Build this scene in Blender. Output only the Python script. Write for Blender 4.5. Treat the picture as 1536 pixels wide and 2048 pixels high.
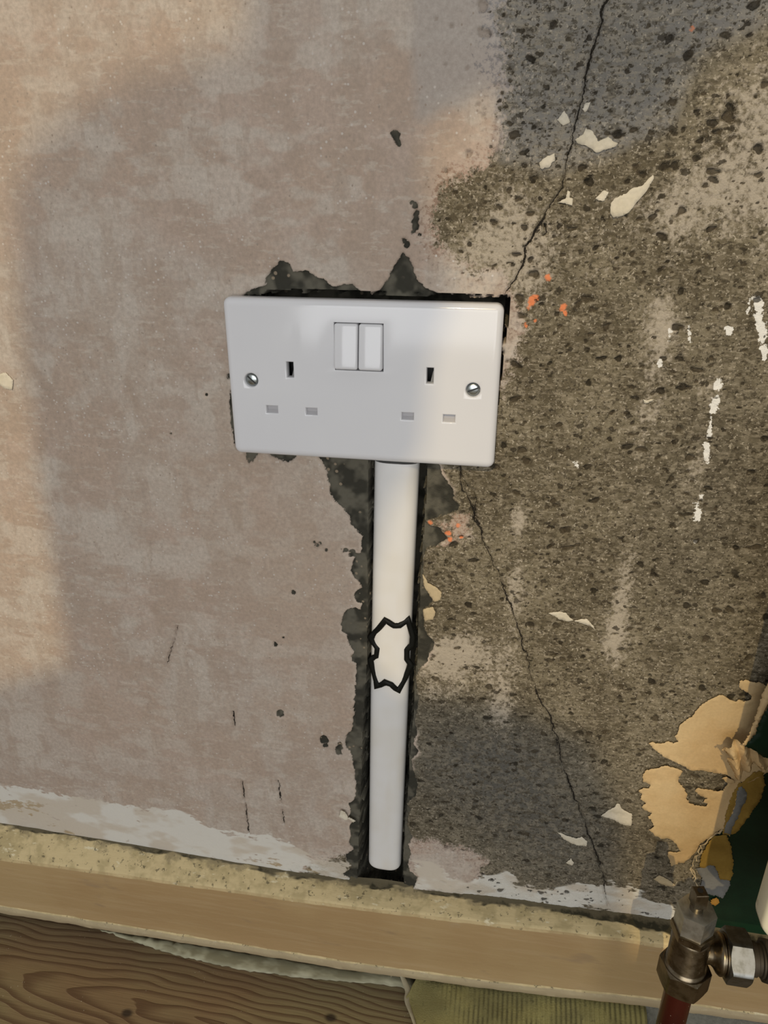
import bpy, bmesh, math, random
import numpy as np
from mathutils import Vector, Matrix
from mathutils.geometry import delaunay_2d_cdt, tessellate_polygon

for _o in list(bpy.data.objects):
    bpy.data.objects.remove(_o, do_unlink=True)
scene = bpy.context.scene
COL = scene.collection
FLOOR = 460.0            # floor lies 460 mm below the centre of the socket plate

def W(x, y, z):
    """millimetres measured from the socket centre on the wall -> world metres"""
    return Vector((x / 1000.0, y / 1000.0, (z + FLOOR) / 1000.0))

# ------------------------------------------------------------------ camera
cam_d = bpy.data.cameras.new('camera')
cam = bpy.data.objects.new('camera', cam_d)
COL.objects.link(cam)
cam_d.sensor_fit = 'VERTICAL'
cam_d.sensor_height = 32.0
cam_d.lens = 32.0 * 1485.78 / 2048.0
cam_d.clip_start = 0.01
_p, _y, _r = -0.415513, 0.170230, 0.002129
_fw = Matrix.Rotation(_y, 3, 'Z') @ Matrix.Rotation(_p, 3, 'X') @ Vector((0, 1, 0))
_rt = Matrix.Rotation(_y, 3, 'Z') @ Matrix.Rotation(_p, 3, 'X') @ Vector((1, 0, 0))
_up = Matrix.Rotation(_y, 3, 'Z') @ Matrix.Rotation(_p, 3, 'X') @ Vector((0, 0, 1))
_r2 = math.cos(_r) * _rt + math.sin(_r) * _up
_u2 = -math.sin(_r) * _rt + math.cos(_r) * _up
cam.matrix_world = Matrix((
    (_r2.x, _u2.x, -_fw.x, 0.078426), (_r2.y, _u2.y, -_fw.y, -0.387741),
    (_r2.z, _u2.z, -_fw.z, (96.92 + FLOOR) / 1000.0), (0, 0, 0, 1)))
scene.camera = cam

# ------------------------------------------------------------------ light
world = bpy.data.worlds.new('daylight')
scene.world = world
world.use_nodes = True
_bg = world.node_tree.nodes['Background']
_bg.inputs[0].default_value = (1.0, 0.985, 0.965, 1)
_bg.inputs[1].default_value = 0.38

SUN_EL, SUN_AZ = math.radians(35), math.radians(3)
SUN_D = Vector((math.sin(SUN_AZ) * math.cos(SUN_EL), math.cos(SUN_AZ) * math.cos(SUN_EL), -math.sin(SUN_EL)))
sun_d = bpy.data.lights.new('sun', 'SUN')
sun = bpy.data.objects.new('sun', sun_d)
COL.objects.link(sun)
sun_d.energy = 1.25
sun_d.color = (1.0, 0.77, 0.42)
sun_d.angle = math.radians(0.55)
sun.rotation_euler = SUN_D.to_track_quat('-Z', 'Y').to_euler()
sun.location = (0, -3, 3)

# daylight coming in through the glazed door across the room
win_d = bpy.data.lights.new('door_daylight', 'AREA')
win_d.shape = 'RECTANGLE'; win_d.size = 1.46; win_d.size_y = 1.07
win_d.energy = 16.0; win_d.color = (0.965, 0.98, 1.0)
win = bpy.data.objects.new('door_daylight', win_d); COL.objects.link(win)
win.location = (0.18, -1.80, 0.665)
win.rotation_euler = (math.radians(90), 0, 0)

scene.cycles.max_bounces = 4
scene.cycles.diffuse_bounces = 2
scene.cycles.glossy_bounces = 3
scene.view_settings.view_transform = 'Standard'
scene.view_settings.look = 'None'
scene.view_settings.exposure = 0.0
scene.view_settings.gamma = 1.0
scene.view_settings.use_curve_mapping = False

# shapes on the wall, in millimetres from the socket centre: (right, up)
T = {
    'mortar_top': [(-66.8,40.7),(-64.9,42.8),(-58.6,46.5),(-52.0,47.9),(-50.0,53.2),(-47.6,57.2),(-42.7,60.4),(-39.0,60.1),(-36.5,55.9),(-32.3,56.0),(-28.1,55.6),(-22.9,52.7),(-18.7,51.3),(-14.6,48.5),(-10.4,49.6),(-5.1,50.0),(-2.6,47.8),(0.5,44.9),(3.1,44.0),(6.2,46.3),(11.4,49.1),(14.5,54.5),(17.0,59.3),(21.0,64.9),(24.0,62.8),(26.6,58.5),(28.7,52.8),(31.8,49.5),(36.9,47.2),(40.0,45.8),(45.0,45.7),(49.1,44.6),(55.1,43.8),(61.1,44.4),(65.1,43.6),(70.9,45.5),(73.6,45.7),(74.7,32.6),(58.6,13.8),(-70.5,8.8)],
    'mortar_left': [(-76.0,-9.2),(-77.5,-19.6),(-77.4,-29.0),(-76.6,-37.3),(-75.4,-44.4),(-70.0,-44.1),(-68.9,-53.2),(-65.7,-51.1),(-62.3,-45.1),(-57.5,-44.8),(-52.3,-47.8),(-44.1,-49.5),(-40.4,-46.5),(-38.9,-44.6),(-38.7,-12.0),(-67.1,-6.6)],
    'mortar_nick': [(-77.2,-0.5),(-75.2,-0.2),(-74.8,-1.9),(-76.9,-1.6)],
    'mortar_chase': [(-26.5,-42.6),(-26.6,-45.6),(-23.6,-49.8),(-21.2,-54.9),(-20.7,-62.4),(-20.1,-68.4),(-17.0,-72.8),(-12.7,-77.1),(-9.1,-81.6),(-7.8,-87.0),(-4.1,-90.6),(-1.6,-93.6),(-2.0,-97.7),(-1.7,-101.7),(-2.8,-105.0),(-6.6,-105.4),(-9.5,-103.6),(-8.8,-105.6),(-6.2,-108.6),(-8.2,-113.8),(-8.6,-118.0),(-6.8,-122.0),(-4.2,-124.3),(-3.1,-126.7),(-1.6,-129.1),(-4.6,-130.3),(-7.4,-134.9),(-5.5,-138.1),(-2.5,-140.4),(-3.3,-144.0),(-7.1,-143.5),(-10.2,-144.3),(-13.8,-147.7),(-15.5,-156.0),(-14.9,-161.3),(-11.8,-163.7),(-11.5,-169.1),(-9.2,-173.4),(-7.6,-176.0),(-9.7,-180.0),(-8.5,-183.6),(-6.5,-185.2),(-6.7,-198.6),(-7.7,-212.4),(-7.2,-202.9),(-8.2,-217.7),(-9.4,-238.1),(-13.7,-243.9),(-14.7,-252.4),(-12.2,-256.3),(-9.7,-262.3),(-8.7,-275.1),(-7.9,-285.9),(-8.6,-299.5),(-13.1,-304.8),(-11.4,-311.4),(-13.3,-317.6),(-9.8,-320.4),(-13.5,-328.2),(-12.2,-333.9),(-13.7,-342.6),(-10.2,-348.0),(-16.2,-355.3),(-15.9,-361.4),(-11.4,-366.7),(-19.4,-376.0),(-11.6,-380.7),(-8.0,-389.0),(34.5,-380.0),(37.0,-367.0),(31.5,-361.9),(29.6,-356.1),(32.1,-343.4),(30.2,-339.0),(32.7,-327.9),(29.0,-319.2),(28.9,-311.1),(30.9,-301.7),(27.9,-297.7),(33.7,-291.1),(35.6,-278.7),(31.6,-264.3),(31.0,-258.0),(35.4,-251.1),(32.0,-244.3),(34.3,-234.8),(32.5,-227.0),(33.9,-216.9),(34.5,-207.0),(32.8,-200.5),(35.0,-193.5),(32.9,-206.9),(33.6,-198.1),(31.9,-191.7),(34.8,-183.9),(38.6,-178.8),(40.7,-171.2),(43.9,-163.6),(40.4,-159.5),(37.2,-154.5),(36.3,-147.6),(36.1,-139.8),(39.0,-137.0),(41.9,-133.2),(39.6,-128.4),(35.7,-122.1),(35.6,-115.5),(35.0,-105.7),(37.3,-98.3),(42.3,-97.0),(45.7,-93.6),(49.9,-90.9),(46.3,-88.0),(44.1,-85.1),(38.3,-83.2),(36.9,-81.0),(42.4,-78.3),(47.9,-75.5),(54.1,-72.8),(54.7,-69.7),(51.0,-65.5),(51.5,-61.0),(47.9,-55.4),(43.6,-49.8),(42.8,-44.8),(42.7,-41.2)],
    'chase': [(3.8,-42.2),(3.8,-45.8),(3.6,-84.5),(2.9,-133.8),(2.4,-160.2),(1.6,-192.1),(-0.5,-221.6),(-2.1,-263.2),(-4.4,-319.5),(-6.9,-379.8),(1.4,-387.0),(25.4,-382.6),(25.0,-349.6),(25.9,-314.0),(27.6,-280.0),(28.4,-248.0),(30.0,-222.3),(30.6,-188.5),(31.1,-191.8),(31.8,-148.1),(32.6,-114.1),(33.5,-89.9),(34.4,-66.7),(34.7,-45.3),(34.6,-40.3)],
    'pink': [(-384.0,281.6),(58.1,252.2),(64.1,170.1),(66.4,141.9),(68.9,111.6),(57.3,105.3),(44.6,96.6),(39.0,85.5),(35.7,74.1),(46.2,57.9),(69.9,53.6),(74.2,44.1),(81.1,34.4),(81.5,11.7),(73.3,0.8),(20.4,-4.3),(15.3,-68.9),(12.7,-210.4),(13.0,-344.0),(-998.5,-823.5)],
    'pink_low': [(31.0,-335.5),(44.9,-329.1),(57.5,-332.4),(70.1,-337.5),(79.9,-339.4),(85.5,-342.1),(82.7,-366.0),(67.7,-377.1),(24.5,-384.3),(26.8,-342.1)],
    'pink_mid': [(36.5,-80.3),(48.0,-76.3),(54.7,-71.2),(63.1,-73.6),(62.5,-89.0),(52.2,-95.4),(38.8,-99.7),(37.5,-105.5),(35.3,-104.1),(43.0,-95.4),(45.7,-93.6),(48.4,-88.6),(42.6,-84.4)],
    'crack_top': [(111.0,173.8),(107.7,168.8),(106.1,165.4),(105.2,160.2),(104.6,155.0),(104.0,148.7),(103.2,142.4),(102.2,136.9),(101.4,130.4),(99.7,123.7),(98.6,117.9),(98.8,114.0),(97.9,107.1),(96.4,101.1),(94.8,94.9),(92.6,88.7),(90.2,84.5),(88.9,80.2),(85.2,77.0),(83.3,72.6),(82.0,67.1),(80.1,61.5),(77.7,54.7),(74.6,49.5),(72.7,45.4)],
    'crack_low': [(52.7,-40.6),(53.7,-47.0),(55.3,-52.7),(57.3,-59.9),(60.3,-66.3),(63.0,-72.1),(64.7,-78.8),(67.4,-84.0),(64.8,-76.8),(68.1,-87.3),(72.4,-97.8),(77.4,-107.2),(81.9,-118.1),(85.8,-127.9),(89.8,-137.8),(94.5,-147.9),(96.4,-158.4),(100.6,-168.9),(103.7,-179.7),(107.5,-190.5),(111.1,-198.7),(117.0,-206.7),(121.2,-221.0),(125.2,-232.5),(123.6,-228.0),(127.2,-240.1),(132.4,-255.6),(138.9,-271.2),(146.6,-290.4),(153.5,-306.8),(159.5,-320.1),(164.5,-335.7),(168.6,-353.8),(172.8,-366.5),(172.9,-373.3)],
    'crack_branch': [(88.9,80.2),(89.8,75.9),(88.3,74.3)],
    'crack_branch2': [(52.7,-40.6),(56.0,-53.3),(61.0,-59.6),(64.1,-66.0),(64.7,-78.8)],
    'scratches': [[(-93.1,-234.0),(-93.2,-248.2)],[(-91.5,-296.2),(-91.0,-319.0),(-90.5,-348.6)],[(-64.7,-290.9),(-63.5,-309.4),(-62.2,-333.4)],[(-125.5,-168.4),(-131.3,-184.7),(-138.0,-201.6)]],
    'chips': [(17.4,117.8,1.7),(18.1,115.2,1.5),(15.9,118.6,1.0),(-59.5,-231.9,2.9),(-29.4,-249.6,3.2),(-28.8,-254.8,1.7),(-19.0,-255.4,2.1),(-19.5,-259.0,2.1),(-18.3,-252.3,1.4),(-45.7,-136.3,1.3),(-60.0,-176.4,1.3),(-54.0,-170.7,1.0),(-30.8,-100.0,0.9),(-29.1,-102.1,1.3),(-27.1,-100.6,0.9),(-18.7,-107.3,0.9),(-23.6,-105.0,0.6),(-11.9,-103.7,1.9),(-7.3,-104.9,1.5),(-14.0,-103.5,0.9),(-9.5,-107.1,1.0),(26.5,87.3,1.5),(27.3,84.3,1.2),(27.1,80.9,1.8),(26.9,77.5,1.5),(24.8,88.8,1.0),(21.6,71.2,1.0),(23.3,69.3,1.3),(26.0,75.2,1.0),(29.5,74.0,0.7),(-79.6,174.1,0.5),(-90.4,-12.3,0.6),(-114.7,-36.7,0.6),(-76.1,-0.8,1.2)],
    'pits': [(72.0,118.1,2.9),(74.3,117.6,1.5),(77.9,105.1,1.9),(71.5,94.3,2.0),(76.2,90.7,2.1),(67.5,87.0,2.0),(54.0,70.0,1.8),(85.9,160.8,2.5),(93.1,155.3,1.6),(76.7,148.4,2.1),(78.3,147.5,1.9),(73.8,145.7,1.2),(85.0,137.0,2.1),(119.5,142.3,1.6),(137.1,138.6,1.8),(129.1,134.3,1.5),(151.0,126.5,1.6),(164.8,124.5,3.8),(146.6,119.5,1.8),(154.4,115.1,2.2),(162.2,113.7,1.8),(166.9,115.5,1.6),(151.9,111.3,1.5),(154.0,107.9,2.3),(145.2,105.0,2.7),(141.5,108.9,1.9),(118.5,117.3,2.3),(113.7,118.3,1.9),(149.7,163.7,1.3),(136.1,154.7,2.2),(134.9,152.9,1.4),(165.3,140.4,1.2),(162.9,132.3,1.4),(128.1,104.5,2.1),(104.2,104.1,2.5),(108.1,98.0,3.0),(151.3,86.0,2.7),(149.5,83.9,1.3),(132.7,82.2,1.9),(126.5,83.7,1.3),(137.2,77.0,1.5),(96.3,78.7,1.8),(80.0,78.0,2.3),(75.6,60.9,1.6),(84.0,63.3,2.1),(86.3,56.6,3.2),(86.3,90.7,1.5),(131.5,66.8,1.9),(145.1,59.4,1.8),(138.1,58.2,1.6),(141.1,52.7,1.3),(106.4,61.5,1.2),(95.0,62.4,1.0),(114.1,53.3,1.4),(41.1,102.9,1.4),(49.3,144.8,1.3),(39.5,146.4,1.1),(41.7,161.0,1.3),(34.7,164.1,1.2),(64.6,164.9,1.0),(68.2,149.3,1.3),(179.6,111.7,3.0),(177.2,136.6,2.3),(181.6,101.1,2.2),(173.6,41.9,1.9),(178.9,43.7,2.3),(131.4,-11.6,1.8),(143.3,-32.6,1.8),(142.9,-22.5,1.9),(166.2,-18.4,2.5),(165.1,-25.5,2.3),(122.5,-33.9,1.2),(117.5,-25.9,1.3),(88.9,-38.6,1.0),(77.5,-21.3,1.3),(105.6,-79.3,1.5),(107.5,-79.7,1.6),(170.6,-73.0,1.8),(172.9,-73.5,1.3),(153.1,17.6,2.0),(139.6,2.4,1.6),(151.7,4.7,1.1),(173.7,-41.4,1.7),(162.2,-40.7,1.7),(175.5,-28.2,1.2),(98.9,28.3,1.4),(98.9,38.1,1.3),(93.5,11.7,1.2),(175.8,24.9,1.3),(184.8,23.9,0.8),(191.6,-13.3,1.5),(192.5,6.5,1.4),(175.5,19.3,1.1),(169.0,16.5,1.0),(166.5,3.6,0.9),(171.6,-25.6,1.2),(184.1,-43.6,1.0),(190.8,-52.0,1.0),(157.9,-63.6,1.1),(141.0,-74.8,1.1),(185.0,-81.2,2.2),(132.3,-26.0,1.9),(132.2,17.2,1.7),(136.1,13.0,1.5),(164.5,8.4,0.7),(173.5,-6.0,0.9),(77.3,-32.6,2.4),(124.8,-55.3,0.7),(105.6,-79.4,1.4),(108.2,-79.8,1.2),(171.4,-72.9,1.7),(142.3,-103.0,1.2),(167.5,-104.2,1.6),(164.9,-110.5,1.4),(145.8,-114.9,2.0),(157.5,-140.9,2.3),(163.3,-140.8,1.9),(172.6,-139.2,2.1),(163.9,-133.5,1.7),(174.2,-184.5,2.2),(166.2,-190.5,2.0),(180.7,-202.8,3.0),(137.4,-220.1,3.0),(143.2,-220.0,2.7),(152.2,-217.9,2.5),(82.6,-202.6,1.5),(96.2,-211.1,1.2),(45.5,-203.1,1.2),(41.1,-199.3,1.0),(49.5,-178.7,1.0),(54.8,-178.0,0.9),(135.8,-157.9,1.5),(129.5,-144.6,1.3),(118.0,-138.7,1.3),(189.6,-147.6,1.4),(72.8,-95.1,1.3),(69.3,-99.3,1.1),(91.6,-123.4,1.3),(89.4,-124.3,1.1),(69.2,-183.3,1.1),(112.1,-197.8,1.6)],
    'scrap_1': [(99.7,115.5),(103.2,117.9),(104.0,120.3),(106.8,119.3),(110.4,114.9),(114.4,116.8),(116.7,114.9),(119.2,113.9),(116.0,112.0),(112.9,111.5),(109.9,110.3),(105.3,113.0),(101.5,114.0)],
    'scrap_2': [(118.8,88.8),(120.7,91.4),(124.8,93.0),(127.7,95.5),(131.8,96.5),(135.9,101.1),(136.6,99.6),(134.2,94.5),(130.1,88.9),(127.9,85.8),(124.9,83.7),(120.7,82.8),(119.1,84.7)],
    'scrap_3': [(90.9,123.8),(92.6,125.7),(93.8,127.4),(95.6,125.2),(96.9,122.8),(93.8,121.4)],
    'scrap_4': [(84.4,106.1),(87.5,108.6),(91.2,110.1),(91.7,107.6),(89.0,104.1),(85.7,103.6)],
    'scrap_5': [(157.7,-285.4),(162.0,-279.3),(165.5,-276.0),(166.3,-272.9),(168.2,-272.9),(169.8,-276.3),(172.3,-278.0),(177.0,-279.8),(178.1,-290.7),(172.7,-290.2),(165.3,-286.7)],
    'scrap_6': [(109.9,-134.1),(116.3,-132.2),(120.1,-132.7),(124.9,-137.7),(122.3,-138.5),(116.8,-137.8),(113.8,-135.3)],
    'scrap_7': [(125.5,-137.9),(129.6,-135.9),(132.8,-135.8),(136.5,-139.9),(138.2,-143.0),(134.9,-140.1),(128.8,-138.6)],
    'scrap_8': [(131.3,-303.8),(137.4,-306.3),(144.6,-307.6),(147.6,-305.2),(151.6,-309.0),(151.7,-313.4),(144.6,-313.5),(136.4,-310.0)],
    'scrap_9': [(35.2,-115.5),(37.1,-117.8),(38.6,-121.0),(43.1,-123.0),(46.9,-126.8),(46.3,-131.9),(42.7,-133.6),(39.6,-129.2),(36.1,-122.9)],
    'scrap_10': [(36.1,-139.8),(39.1,-137.8),(42.0,-137.1),(43.6,-140.8),(42.3,-146.1),(37.1,-147.5)],
    'scrap_11': [(-19.9,-314.7),(-18.0,-308.5),(-14.9,-309.7),(-13.2,-315.2),(-7.9,-317.8),(-9.7,-319.8),(-13.3,-317.6),(-15.9,-316.9)],
    'scrap_12': [(-217.5,-5.6),(-213.3,-4.3),(-209.2,-8.8),(-211.2,-14.9),(-216.8,-13.7),(-220.0,-10.8)],
    'scrap_13': [(111.6,90.9),(114.9,94.5),(117.2,94.0),(116.4,91.4),(114.9,89.9)],
    'scrap_14': [(94.2,89.2),(97.9,90.8),(98.6,94.4),(99.8,93.9),(99.8,91.3),(101.4,90.8),(101.3,87.9),(98.1,88.9)],
    'scrap_15': [(139.8,-331.3),(142.6,-326.1),(145.0,-330.3),(143.9,-332.8)],
    'scrap_16': [(101.6,128.0),(102.9,130.3),(105.0,130.8),(104.2,128.0),(102.8,126.6)],
    'scrap_17': [(145.8,-3.2),(147.7,-3.8),(151.2,-3.0),(148.8,-5.2),(146.6,-5.0)],
    'scrap_18': [(198.4,-334.8),(201.3,-330.6),(205.8,-332.3),(213.0,-337.5),(211.2,-339.3),(206.9,-339.3),(202.4,-337.7)],
    'white_marks': [([(181.2,-2.0),(181.1,-8.3)],4.2),([(180.3,-11.1),(180.8,-16.6),(181.2,-22.2)],1.6),([(180.7,-26.0),(182.3,-35.5)],3.0),([(182.8,-54.1),(181.6,-60.3)],1.8),([(183.0,-63.2),(182.8,-67.3)],5),([(162.6,33.3),(164.2,25.3)],1.6),([(153.9,31.8),(153.9,26.7)],1.4),([(191.5,47.2),(193.3,42.0),(193.2,38.8),(195.7,33.9),(197.5,29.4)],4.2),([(198.2,24.8),(199.8,19.0)],3.0),([(187.7,46.7),(188.4,41.1)],1.6),([(180.8,32.2),(180.9,31.4)],4.5),([(181.2,6.9),(181.6,4.7)],4.0),([(151.5,16.2),(151.6,13.6)],2),([(115.9,-40.2),(116.5,-41.7)],3),([(182.7,-80.9),(183.7,-81.4)],3)],
    'orange_marks': [(85.6,43.3,2.1),(88.0,45.4,1.2),(84.9,41.1,1.1),(101.9,41.6,1.7),(102.7,38.7,1.1),(101.2,40.3,1.2),(84.4,31.7,1.4),(88.9,34.4,0.7),(83.9,33.0,1.0),(49.4,-87.4,1.7),(54.8,-81.9,1.0),(38.7,-82.0,1.2),(50.6,-90.8,0.9),(56.9,-89.5,0.7),(93.1,55.3,1.9),(144.0,158.5,1.0)],
    'backing_upper': [(178.9,-220.3),(181.2,-219.0),(184.2,-219.7),(186.4,-219.7),(190.4,-217.2),(193.5,-218.6),(196.1,-216.8),(193.4,-213.4),(194.8,-208.5),(194.9,-204.7),(197.1,-200.7),(200.2,-197.5),(201.8,-194.5),(203.3,-190.6),(205.4,-186.7),(207.7,-183.7),(210.7,-181.5),(212.8,-179.7),(215.1,-179.0),(217.8,-180.6),(220.5,-182.2),(223.3,-182.7),(225.0,-180.9),(228.0,-182.3),(230.7,-180.5),(230.8,-177.3),(228.0,-175.3),(223.5,-172.6),(222.6,-167.9),(226.4,-166.8),(230.6,-167.7),(234.7,-168.0),(238.8,-169.9),(251.4,-171.7),(261.7,-221.0),(240.7,-242.7),(231.8,-241.2),(229.9,-238.6),(227.5,-237.5),(221.8,-237.4),(214.4,-236.7),(208.1,-237.7),(201.9,-235.2),(195.6,-232.3),(189.3,-229.4),(182.7,-224.5)],
    'backing_lower': [(178.9,-247.4),(179.8,-242.7),(183.5,-240.1),(187.8,-239.0),(191.1,-236.4),(196.3,-237.1),(200.9,-238.3),(202.2,-239.6),(200.4,-244.4),(201.0,-248.3),(205.3,-252.6),(207.9,-257.3),(207.3,-260.4),(210.9,-264.4),(215.5,-265.2),(220.6,-264.8),(221.0,-262.7),(217.9,-261.7),(220.2,-258.2),(215.6,-257.0),(211.7,-253.6),(213.1,-250.8),(217.6,-251.1),(220.5,-251.1),(225.1,-252.3),(227.7,-250.9),(229.7,-245.5),(230.4,-241.5),(236.9,-241.4),(237.1,-254.3),(237.7,-269.5),(238.6,-287.2),(232.6,-282.5),(229.0,-288.0),(225.3,-292.9),(222.2,-296.8),(220.8,-302.5),(218.2,-309.6),(215.1,-314.7),(211.5,-316.5),(207.4,-320.2),(205.9,-315.4),(203.7,-311.4),(203.6,-308.0),(207.0,-307.4),(211.4,-306.0),(208.4,-301.6),(205.5,-297.8),(202.2,-296.2),(197.7,-297.0),(192.7,-294.2),(189.1,-291.0),(191.7,-287.3),(189.6,-283.4),(186.8,-279.7),(188.9,-276.1),(184.6,-274.8),(181.9,-272.1),(184.1,-268.6),(180.3,-266.1),(180.9,-261.8),(178.3,-259.2),(180.6,-256.7),(184.2,-256.1),(184.6,-253.0),(179.7,-250.8)],
    'backing_bit': [(225.2,-240.3),(227.7,-238.4),(232.4,-240.6),(233.5,-242.4),(230.8,-243.4),(227.7,-242.4)],
    'green_wall': [(232.5,-282.0),(234.6,-264.9),(236.0,-244.5),(238.9,-233.2),(242.4,-214.5),(248.6,-177.3),(311.6,-168.9),(364.4,-371.5),(245.8,-400.1),(232.6,-369.5),(230.5,-342.5),(232.1,-319.2),(228.0,-308.8),(230.3,-295.3)],
    'strip': [(230.4,-150.6),(229.6,-154.4),(228.5,-159.9),(228.4,-166.5),(227.9,-173.3),(227.9,-180.2),(227.3,-187.2),(225.9,-193.5),(224.4,-198.2),(226.7,-198.0),(228.2,-191.9),(229.8,-186.8),(230.0,-181.2),(231.3,-174.6),(232.5,-168.9),(234.0,-162.4),(236.0,-147.5),(232.9,-144.7)],
    'green_flap': [(236.2,-147.8),(234.2,-162.8),(232.7,-169.3),(231.5,-174.9),(230.2,-181.5),(230.0,-187.2),(228.4,-192.3),(226.2,-198.3),(229.0,-199.0),(231.9,-200.3),(235.0,-202.5),(237.7,-204.6),(242.6,-204.7),(260.3,-202.0),(248.3,-146.3)],
    'curl': [(216.5,-207.4),(219.5,-205.6),(221.4,-201.2),(223.8,-199.5),(227.2,-200.3),(230.2,-201.7),(234.5,-203.7),(237.8,-206.8),(240.9,-207.2),(244.3,-209.4),(244.2,-215.8),(240.3,-216.5),(237.2,-214.2),(234.5,-217.4),(232.5,-221.4),(231.1,-224.5),(228.1,-226.9),(225.9,-222.5),(222.5,-218.4),(221.2,-214.9),(223.2,-210.9),(220.4,-210.5),(218.7,-208.9)],
    'ochre_upper': [(235.8,-243.5),(238.9,-241.0),(242.5,-233.6),(247.8,-231.8),(250.7,-241.1),(251.0,-251.9),(248.9,-259.4),(247.4,-266.8),(244.6,-275.6),(241.7,-283.5),(237.7,-286.3),(233.9,-286.0),(233.2,-265.2),(233.9,-252.8)],
    'grey_upper': [(236.3,-246.4),(238.3,-245.1),(242.1,-250.4),(242.5,-256.4),(241.0,-263.8),(240.3,-272.2),(238.6,-278.8),(239.0,-285.0),(234.5,-284.8),(234.6,-277.4),(237.1,-266.5),(236.9,-257.4)],
    'ochre_lower': [(229.3,-289.0),(232.9,-287.6),(236.4,-286.2),(238.2,-290.4),(241.4,-296.1),(242.9,-302.8),(245.2,-311.1),(246.3,-320.5),(245.6,-325.6),(242.8,-325.3),(239.6,-326.0),(236.1,-318.5),(233.6,-314.2),(229.9,-314.9),(228.1,-317.7),(224.4,-316.8),(224.5,-305.6),(226.0,-298.2),(227.1,-293.3)],
    'grey_lower': [(222.9,-319.6),(228.1,-317.3),(229.8,-314.5),(233.6,-313.8),(236.0,-318.2),(239.8,-325.5),(245.0,-325.3),(246.7,-330.2),(245.2,-338.9),(244.3,-343.3),(240.0,-341.6),(234.3,-341.2),(231.9,-343.4),(228.6,-337.3),(228.6,-327.4)],
    'orange_bit': [(236.4,-348.3),(237.7,-344.6),(240.3,-342.8),(242.7,-347.0),(240.5,-350.8)],
    'fibres': [[(233.0,-282.2),(230.5,-286.5),(227.9,-290.1),(225.2,-293.7),(223.3,-298.7),(222.2,-305.2),(221.2,-309.4),(220.4,-314.4),(219.9,-318.5)],[(222.0,-297.4),(223.3,-299.9),(224.4,-301.7)],[(223.8,-301.8),(222.6,-307.6),(222.1,-311.6)],[(220.7,-320.0),(223.8,-325.1),(224.3,-331.6),(227.4,-336.8)],[(220.3,-319.3),(222.7,-325.3),(222.9,-330.2)]],
    'sun_left': [(-267.8,244.3),(-48.6,232.2),(-54.5,155.2),(-130.8,135.8),(-170.7,112.7),(-187.2,88.9),(-199.9,9.1),(-206.2,-85.2),(-208.0,-142.7),(-212.7,-212.9),(-270.5,-237.5),(-480.7,-327.3)],
    'sun_right': [(30.8,122.3),(64.3,140.0),(68.9,111.6),(138.0,123.3),(146.6,147.9),(172.9,163.4),(219.9,175.4),(388.5,-361.1),(192.5,-408.0),(168.7,-286.9),(144.5,-227.7),(86.6,-205.1),(22.5,-207.1),(1.3,-184.4),(1.7,-119.0),(15.3,-68.9),(34.7,-37.4),(37.4,12.5),(48.0,43.4),(34.3,81.0)],
    'loop': [(12.8,-150.0),(18.2,-153.6),(21.4,-153.5),(26.4,-149.8),(28.0,-155.6),(29.6,-161.6),(29.3,-168.0),(25.9,-172.0),(26.0,-178.9),(28.6,-182.8),(25.7,-192.5),(21.0,-203.4),(16.5,-198.0),(12.9,-196.8),(7.5,-201.7),(4.2,-189.6),(2.8,-182.2),(6.8,-178.7),(7.4,-172.4),(3.9,-168.4),(2.9,-165.6),(7.4,-158.8)],
    'valve_axis': [(193.6,-241.0),(194.7,-254.2),(195.9,-269.5),(198.4,-296.4),(197.0,-309.3),(196.4,-349.9)],
    'tail_axis': [(206.3,-288.4),(210.3,-286.2),(212.2,-285.3),(223.3,-281.4),(230.0,-282.2)],
    'rad_edge': [(220.9,-212.5),(221.5,-243.5),(229.6,-256.5)],
    'paint_strip': [(-220.4,-16.3),(-196.9,-20.3),(-151.9,-26.2),(-120.5,-27.9),(-89.5,-29.0),(-50.4,-27.4),(13.2,-21.9),(40.0,-21.9),(38.5,-10.3),(11.3,-11.0),(-54.4,-13.4),(-134.2,-14.6),(-176.7,-15.0)],
    'carpet_left': [(21.3,-12.7),(36.7,-25.7),(34.6,-31.7),(43.4,-47.7)],
    'white_band': [(-359.9,-341.6),(-292.4,-333.5),(-270.8,-331.9),(-250.1,-333.5),(-229.4,-333.7),(-208.9,-333.9),(-189.0,-336.7),(-168.9,-336.9),(-149.0,-337.2),(-129.9,-342.4),(-110.9,-349.0),(-91.5,-350.4),(-72.0,-346.8),(-58.8,-349.3),(-53.5,-355.7),(-40.5,-363.3),(-16.0,-364.8),(-8.6,-377.4),(-8.8,-387.8),(-304.1,-384.7),(-373.1,-389.2)],
    'white_low': [(32.7,-350.6),(45.4,-350.0),(52.7,-356.4),(60.1,-366.7),(74.3,-367.7),(86.5,-359.3),(102.6,-352.1),(108.8,-362.5),(122.6,-363.5),(136.0,-360.7),(143.5,-355.2),(151.0,-349.8),(161.5,-349.5),(174.1,-345.0),(184.7,-346.6),(198.9,-355.0),(214.7,-357.4),(223.3,-371.0),(217.9,-378.1),(164.1,-372.3),(82.0,-380.1),(36.1,-379.8)],
    'grey_skim': [(27.6,254.2),(28.5,171.2),(28.2,156.2),(30.7,127.4),(48.9,134.3),(64.2,141.9),(67.0,139.9),(69.1,109.5),(89.5,105.2),(132.1,119.3),(140.1,123.2),(146.6,147.9),(172.9,163.4),(236.3,181.3),(219.5,241.4)],
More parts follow.
